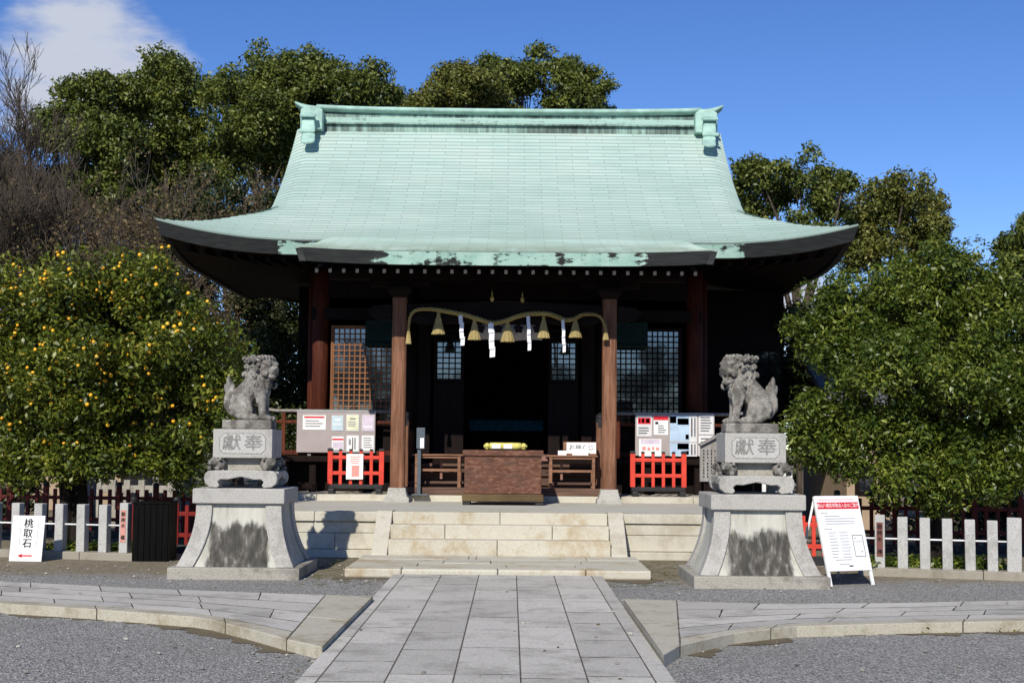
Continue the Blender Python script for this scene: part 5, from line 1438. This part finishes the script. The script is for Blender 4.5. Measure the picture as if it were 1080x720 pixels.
# --- tall trees behind
GB = 'tall trees behind the shrine'
def back_tree(label, Y, crown, footpx, tr, n, size, mat, bark=None, inner=.7, per=30, rr=None, name='evergreen_tree', sub=(9,.40), shell=.3, **k):
    lob = [px_lobe(a[0], a[1], a[2], Y, a[3] if len(a) > 3 else random.uniform(-1.0, 1.0)) for a in crown]
    ft = Vector((P(footpx, 460, Y).x, Y, 0)); sc = Y/42
    return tree(name, label, lob, ft, tr, rr or (.20*sc,.40*sc), per, int(n*3.4), size*.5, mat, bark or MAT['bark'], GB, inner=inner, sub=sub, shell=shell, nlimb=7, **k)
back_tree('tall dark green tree at the upper left, behind the bare twigs', 40, [(92,105,30),(70,135,34),(110,150,36),(122,95,20),(80,190,40),(120,210,40)], 100, .22, 13000, .26, MAT['leaf_camphor'])
back_tree('tall green tree with a pointed domed top left of the big roof', 42, [(168,82,34),(200,95,26),(140,105,28),(165,125,40),(195,150,36),(150,170,38),(185,200,40)], 178, .25, 15000, .26, MAT['leaf_camphor'])
back_tree('biggest round topped dense tree beside the left end of the roof ridge', 41, [(288,85,40),(250,98,32),(330,85,38),(372,92,32),(398,98,22),(300,120,50),(345,130,44),(255,140,42),(240,175,34),(385,125,34),(290,165,32),(345,175,36)], 285, .27, 26000, .25, MAT['leaf_camphor'], MAT['bark_pale'], fork=.4)
back_tree('olive green tree whose top shows above the left half of the roof ridge', 46, [(478,92,24),(455,105,22),(498,88,20),(505,108,24),(475,120,34),(520,120,24),(436,112,14)], 480, .25, 12000, .25, MAT['leaf_olive'])
back_tree('tall airy dark tree standing above the middle of the roof ridge', 50, [(545,78,24),(575,66,24),(603,80,22),(626,92,19),(590,98,26),(550,102,26),(520,75,14),(630,115,16),(600,118,24)], 578, .27, 8200, .28, MAT['leaf_camphor'], sub=(10,.33), per=6, shell=.2)
back_tree('thin airy tree with sky gaps beside the right slope of the roof', 38, [(800,180,23),(842,176,22),(868,188,14),(786,205,18),(828,200,17),(862,212,17),(890,192,9),(785,178,14),(880,222,13),(848,240,18),(800,228,20),(835,258,18),(780,238,16),(870,250,18),(815,205,16)], 845, .13, 6200, .24, MAT['leaf_camphor'], sub=(10,.33), per=6, shell=.2)
back_tree('airy spreading tree above the right foreground evergreen', 40, [(925,205,24),(955,198,22),(978,215,17),(903,222,18),(935,228,24),(968,238,20),(900,245,18),(985,240,12),(940,255,24),(925,262,22),(968,264,20),(898,268,20),(990,262,14),(950,225,20)], 942, .13, 7600, .24, MAT['leaf_olive'], sub=(10,.33), per=6, shell=.2)
back_tree('dark dense tree at the far upper right corner', 36, [(1085,252,24),(1072,275,24),(1098,290,34),(1068,310,30),(1110,250,26)], 1090, .2, 8000, .24, MAT['leaf_camphor'])
back_tree('mid green tree hidden low behind the right foreground evergreen', 30, [(850,372,34),(846,335,22),(840,410,34),(1000,300,32),(940,315,34),(1050,310,30),(880,340,26),(905,390,40),(1000,380,50),(1065,390,45)], 985, .18, 14000, .2, MAT['leaf_dark'])
back_tree('dense dark holly tree behind the left end of the hall', 37, [(235,215,34),(270,240,40),(200,235,36),(300,215,24),(240,275,44),(295,285,40),(190,290,44),(262,330,50),(310,340,40)], 250, .2, 20000, .2, MAT['leaf_dark'])

# --- bare trees: recursive branching made of thin tapered twigs
def bare_tree(name, label, foot, height, spread, levels, tr, group, lean=(0,0), mat='twig', seed=1, leafn=0, leafmat='leaf_brown', lsize=.12, cat='tree', first=.3, width=None, zb=(-.35,.9)):
    rnd = random.Random(seed); t = thing(name, label, cat, foot, 0, group)
    segs = []; tips = []
    def grow(p, d, L_, r, lv):
        n = 3; q = p
        for i in range(n):
            d = (d + Vector((rnd.uniform(-1,1), rnd.uniform(-1,1), rnd.uniform(-.5,.8)))*.16).normalized(); e = q + d*L_/n
            segs.append((q, e, r*(1-.25*i/n), r*(1-.25*(i+1)/n))); q = e
            if lv > 0 and i < n-1 and rnd.random() < .75: side(q, d, L_*.7, r*.5, lv-1)
        if lv > 0:
            for _ in range(rnd.choice((2,2,3))): side(q, d, L_*rnd.uniform(.62,.85), r*.66, lv-1)
        else: tips.append(q)
    def side(p, d, L_, r, lv):
        a = Vector((rnd.uniform(-1,1), rnd.uniform(-1,1), rnd.uniform(*zb)))
        grow(p, (d + a*spread).normalized(), L_*rnd.uniform(.8,1.1), max(r, .006), lv)
    d0 = Vector((lean[0], lean[1], 1)).normalized()
    grow(Vector(foot), d0, height*first, tr, levels)
    f0 = Vector(foot); zt = max(s[1].z for s in segs); ks = height/zt; xw = np.percentile([abs(s[1].x-f0.x) for s in segs], 97); kx = width/xw if width else ks
    sc_ = lambda p: Vector((f0.x+(p.x-f0.x)*kx, f0.y+(p.y-f0.y)*kx, p.z*ks))
    segs = [(sc_(a_), sc_(b_), r_, q_) for a_, b_, r_, q_ in segs]; tips = [sc_(p) for p in tips]
    A = np.array([list(s[0]) for s in segs]); B_ = np.array([list(s[1]) for s in segs]); r0 = np.array([s[2] for s in segs])[:, None]; r1 = np.array([s[3] for s in segs])[:, None]
    T = B_-A; T /= np.linalg.norm(T, axis=1, keepdims=True)+1e-9; U = np.cross(T, np.array([.3,.5,.81])); U /= np.linalg.norm(U, axis=1, keepdims=True); W_ = np.cross(T, U)
    V = []; 
    for k in range(4):
        a = math.pi/2*k; V.append(A + (U*math.cos(a)+W_*math.sin(a))*r0)
    for k in range(4):
        a = math.pi/2*k; V.append(B_ + (U*math.cos(a)+W_*math.sin(a))*r1)
    V = np.stack(V, 1).reshape(-1, 3); n = len(segs); o = (np.arange(n)*8)[:, None]
    F = np.concatenate([o + np.array([[k, (k+1) % 4, 4+(k+1) % 4, 4+k]]) for k in range(4)])
    numpy_mesh('branches', V, F, MAT[mat], t)
    if leafn:
        idx = RNG.choice(len(tips), min(len(tips), 900), replace=len(tips) < 900); C = np.array([list(tips[i]) for i in idx]); leaves_mesh('foliage', C, np.full(len(C), .38), leafn, lsize, MAT[leafmat], t, aspect=.5, shell=.1)
    return t
GT = 'bare winter trees at the left'
def foot(px, Y): return Vector((P(px, 460, Y).x, Y, 0))
bare_tree('bare_tree', 'leafless grey tree with fine upright twigs in the top left corner', foot(22, 33), 11.5, .58, 8, .12, GT, (.02, 0), seed=3, width=1.9)
bare_tree('bare_tree', 'slender leafless tree with sparse upright twigs beside the corner cloud', foot(62, 35), 10.4, .6, 6, .10, GT, (.0, 0), seed=5, zb=(-.5,.75), first=.24)
bare_tree('bare_tree', 'brownish tangled leafless tree left of the roof corner with a few dry leaves', foot(180, 33), 8.4, 1.0, 6, .10, GT, (.05, 0), seed=14, leafn=9000, lsize=.09, width=2.4, zb=(-.75,.7), first=.22)
bare_tree('bare_tree', 'brown twiggy tree with dry leaves above the middle of the citrus tree', foot(100, 32), 7.9, 1.05, 6, .10, GT, (-.05, 0), seed=21, leafn=9000, lsize=.09, width=2.2, zb=(-.75,.7), first=.22)
bare_tree('bare_tree', 'dense purplish brown twig tree above the left part of the citrus tree', foot(25, 31), 7.6, 1.0, 6, .10, GT, (.0, 0), seed=33, leafn=7000, lsize=.09, width=2.0, zb=(-.75,.7), first=.22)

# --- far wood that closes the view
n = 46; C = []; Q = []
for i in range(420):
    x = RNG.uniform(-42, 42); hmax = 5.6 + 1.6*noise.noise((x*.13, 3.1, 0)) - (.9 if x > 7.5 else 0); z = RNG.uniform(.2, hmax); C.append((x, 52+RNG.uniform(-2.5, 5)+abs(x)*.05, z)); Q.append(RNG.uniform(.8, 1.5))
w = leaves_mesh('far_wood', C, Q, 42000, .42, MAT['leaf_dark'], None, kind='stuff'); tag(w, 'dark far-off evergreen wood closing the view behind the shrine', 'wood')
# --- grove across the forecourt behind the viewer: it lines the sky that the door glass mirrors
C = []; Q = []
for i in range(520):
    x = RNG.uniform(-75, 75); hmax = (7.0 if abs(x) < 7 else (6.6 if 0 < x < 10.5 else 9.3)) + .9*noise.noise((x*.4, 2.7, 0)); z = hmax*RNG.random()**.7; C.append((x, -62+RNG.uniform(-3, 3), z)); Q.append(RNG.uniform(.9, 1.7))
w = leaves_mesh('grove', C, Q, 52000, .62, MAT['leaf_dark'], None, kind='stuff'); tag(w, 'evergreen grove on the far side of the forecourt', 'grove')
# --- clipped hedges behind the fences
def hedge(label, x0, x1, y, h, n):
    C = []; Q = []
    for _ in range(int((x1-x0)*16)):
        C.append((RNG.uniform(x0, x1), y+RNG.uniform(-.3,.3), RNG.uniform(.15, h-.15)+.12*math.sin(3*x0+_))); Q.append(RNG.uniform(.16,.3))
    t = thing('hedge', label, 'hedge', ((x0+x1)/2, y, 0))
    leaves_mesh('foliage', C, Q, n, .085, MAT['leaf_dark'], t)
    m = MB()
    for k in range(int((x1-x0)*1.6)): x = x0+.3+k*.62; m.tube([(x,y,-.05),(x+.05,y,.5),(x-.04,y+.05,h-.2)], [.03,.025,.012], 6)
    m.build('stem', MAT['bark_dark'], t)
hedge('dark shady hedge behind the right stone fence and the easel', 6.3, 12.5, 24.6, 1.9, 26000)
hedge('dark shady hedge behind the left end of the left stone fence', -12.5, -8.35, 25.2, 1.5, 17000)
# --- ground cover at the fence feet
def cover(label, pts, n, size, mat, r=.14):
    o = leaves_mesh('ground_cover', pts, [r]*len(pts), n, size, MAT[mat], None, kind='stuff', up=.8, shell=.1); tag(o, label, 'ground cover')
pts = [G(10+random.random()*122, 584, .1) + Vector((0, random.uniform(.55,1.5), random.uniform(-.10,.02))) for _ in range(60)]
cover('low green weeds behind the posts of the left stone fence', pts, 5200, .06, 'leaf_bright')
pts = [G(930+random.random()*150, 602, .1) + Vector((0, random.uniform(.55,1.4), random.uniform(-.10,.03))) for _ in range(70)]
cover('low green weeds behind the posts of the right stone fence', pts, 6200, .06, 'leaf_bright')
pts = [Vector((random.choice((-1,1))*random.uniform(2.0,3.0)+XP, random.uniform(17.2,19.6), .0)) for _ in range(30)] + [G(835+random.random()*245, 664+random.uniform(-2,3), 0) for _ in range(26)]
cover('sparse moss and weeds at the edges of the landing and the right kerb', pts, 1300, .03, 'leaf_olive', .09)
fl = MB()
for k in range(80):
    x = random.uniform(-6.5, 6.5); y = random.uniform(9, 19); z = .056 if abs(x-XP) < 1.2 else (.012 if y < 13.5 or y > 16.3 else .105); a = random.uniform(0, 6.3); s_ = random.uniform(.012,.03)
    u = Vector((math.cos(a), math.sin(a), random.uniform(-.1,.2))); v = Vector((-math.sin(a)*.5, math.cos(a)*.5, random.uniform(0,.25))); c = Vector((x, y, z))
    fl.add([c-u*s_, c+v*s_, c+u*s_, c-v*s_], [(0,1,2,3)])
o = fl.build('fallen_leaves', MAT['leaf_brown'], None, fix=False, kind='stuff'); tag(o, 'scattered dry fallen leaves on the paving and the gravel', 'leaves', kind='stuff')

# ================================================================ NEIGHBOURING BUILDINGS AND STONEWORK
def house(name, label, x0, x1, y0, y1, h, rh, wallm, windows):
    t = thing(name, label, 'house', ((x0+x1)/2, (y0+y1)/2, 0))
    m = MB(); m.bx(x0, x1, y0, y1, -.1, h); m.build('wall', MAT[wallm], t)
    m = MB(); ym = (y0+y1)/2; m.prism([(y0-.6,h-.12),(ym,h+rh),(y1+.6,h-.12),(y1+.6,h+.0),(ym,h+rh+.14),(y0-.6,h+.0)], x0-.5, x1+.5, 'x'); m.build('roof', MAT['roof_tile'], t)
    for wx, wz, ww, wh in windows:
        m = MB(); m.bx(wx-ww/2, wx+ww/2, y0-.04, y0+.03, wz-wh/2, wz+wh/2); f_ = m.build('window', MAT['dark_wood'], t); m = MB(); m.bx(wx-ww/2+.06, wx+ww/2-.06, y0-.052, y0-.042, wz-wh/2+.06, wz+wh/2-.06); m.build('pane', MAT['glass'], f_)
    return t
a = P(893,500,27); b = P(935,470,27)
house('small_house', 'beige plastered house glimpsed through the right foreground evergreen', a.x, b.x+.1, 27, 31, 2.5, .9, 'plaster', [(a.x+.35,1.0,.4,.6)])
a = P(-60,500,33); b = P(128,480,33)
house('small_house', 'low beige house glimpsed under the citrus tree', a.x, b.x, 33, 37, 2.3, 1.0, 'plaster', [(a.x+1.2,1.4,.9,1.0),(b.x-1.0,1.4,.9,1.0)])
a = P(104,525,27); b = P(180,525,27)
t = thing('stone_balustrade', 'sunlit pale stone balustrade seen under the citrus tree', 'balustrade', (a.x, 27, 0))
for i in range(6):
    m = MB(); x = a.x+(b.x-a.x)*i/5; m.bx(x-.06, x+.06, 26.93, 27.07, 0, .86+.25*(i % 4 == 0)); m.build('post', MAT['granite_dull'], t, bevel=.01)
m = MB(); m.bx(a.x-.1, b.x+.1, 26.95, 27.05, .62, .76); m.bx(a.x-.2, b.x+.2, 26.85, 27.15, 0, .3); m.build('rail', MAT['granite_dull'], t, bevel=.01)
a = P(822,515,24.5); b = P(846,515,24.5)
t = thing('paling_fence', 'white paling fence beside the hall, seen past the right pedestal', 'fence', (a.x, 26, 0))
for i in range(5):
    m = MB(); x = a.x+.12*i; m.bx(x-.035, x+.035, 25.97, 26.03, .02, 1.12); m.build('pale', MAT['white_metal'], t, bevel=.005)
m = MB(); m.bx(a.x-.05, a.x+.53, 26.032, 26.07, .5, .56); m.bx(a.x-.05, a.x+.53, 26.032, 26.07, .95, 1.01); m.build('rail', MAT['white_metal'], t, bevel=.004)
def stone_lantern(label, px, Y, h):
    c = P(px, 500, Y); t = thing('stone_lantern', label, 'stone lantern', (c.x, Y, 0), 0, 'stone lanterns under the citrus tree'); s_ = h/1.8
    for nm, pr_ in (('base', [(.30,0),(.30,.16),(.2,.22)]), ('shaft', [(.11,.22),(.10,.6),(.11,.98)]), ('platform', [(.13,.98),(.27,1.06),(.27,1.14)]), ('light_box', [(.17,1.14),(.17,1.40)]), ('cap', [(.36,1.40),(.34,1.45),(.12,1.62),(.06,1.66),(.085,1.72),(.01,1.8)])):
        m = MB(); m.lathe([(r*s_, z*s_) for r, z in pr_], (0,0,0), 6 if nm != 'shaft' else 14); LB(m, nm, 'granite_dull', t)
stone_lantern('stone lantern standing near the trunk of the citrus tree', 96, 24.6, 1.7)
stone_lantern('stone lantern standing just right of the sunlit balustrade', 196, 25.2, 1.75)
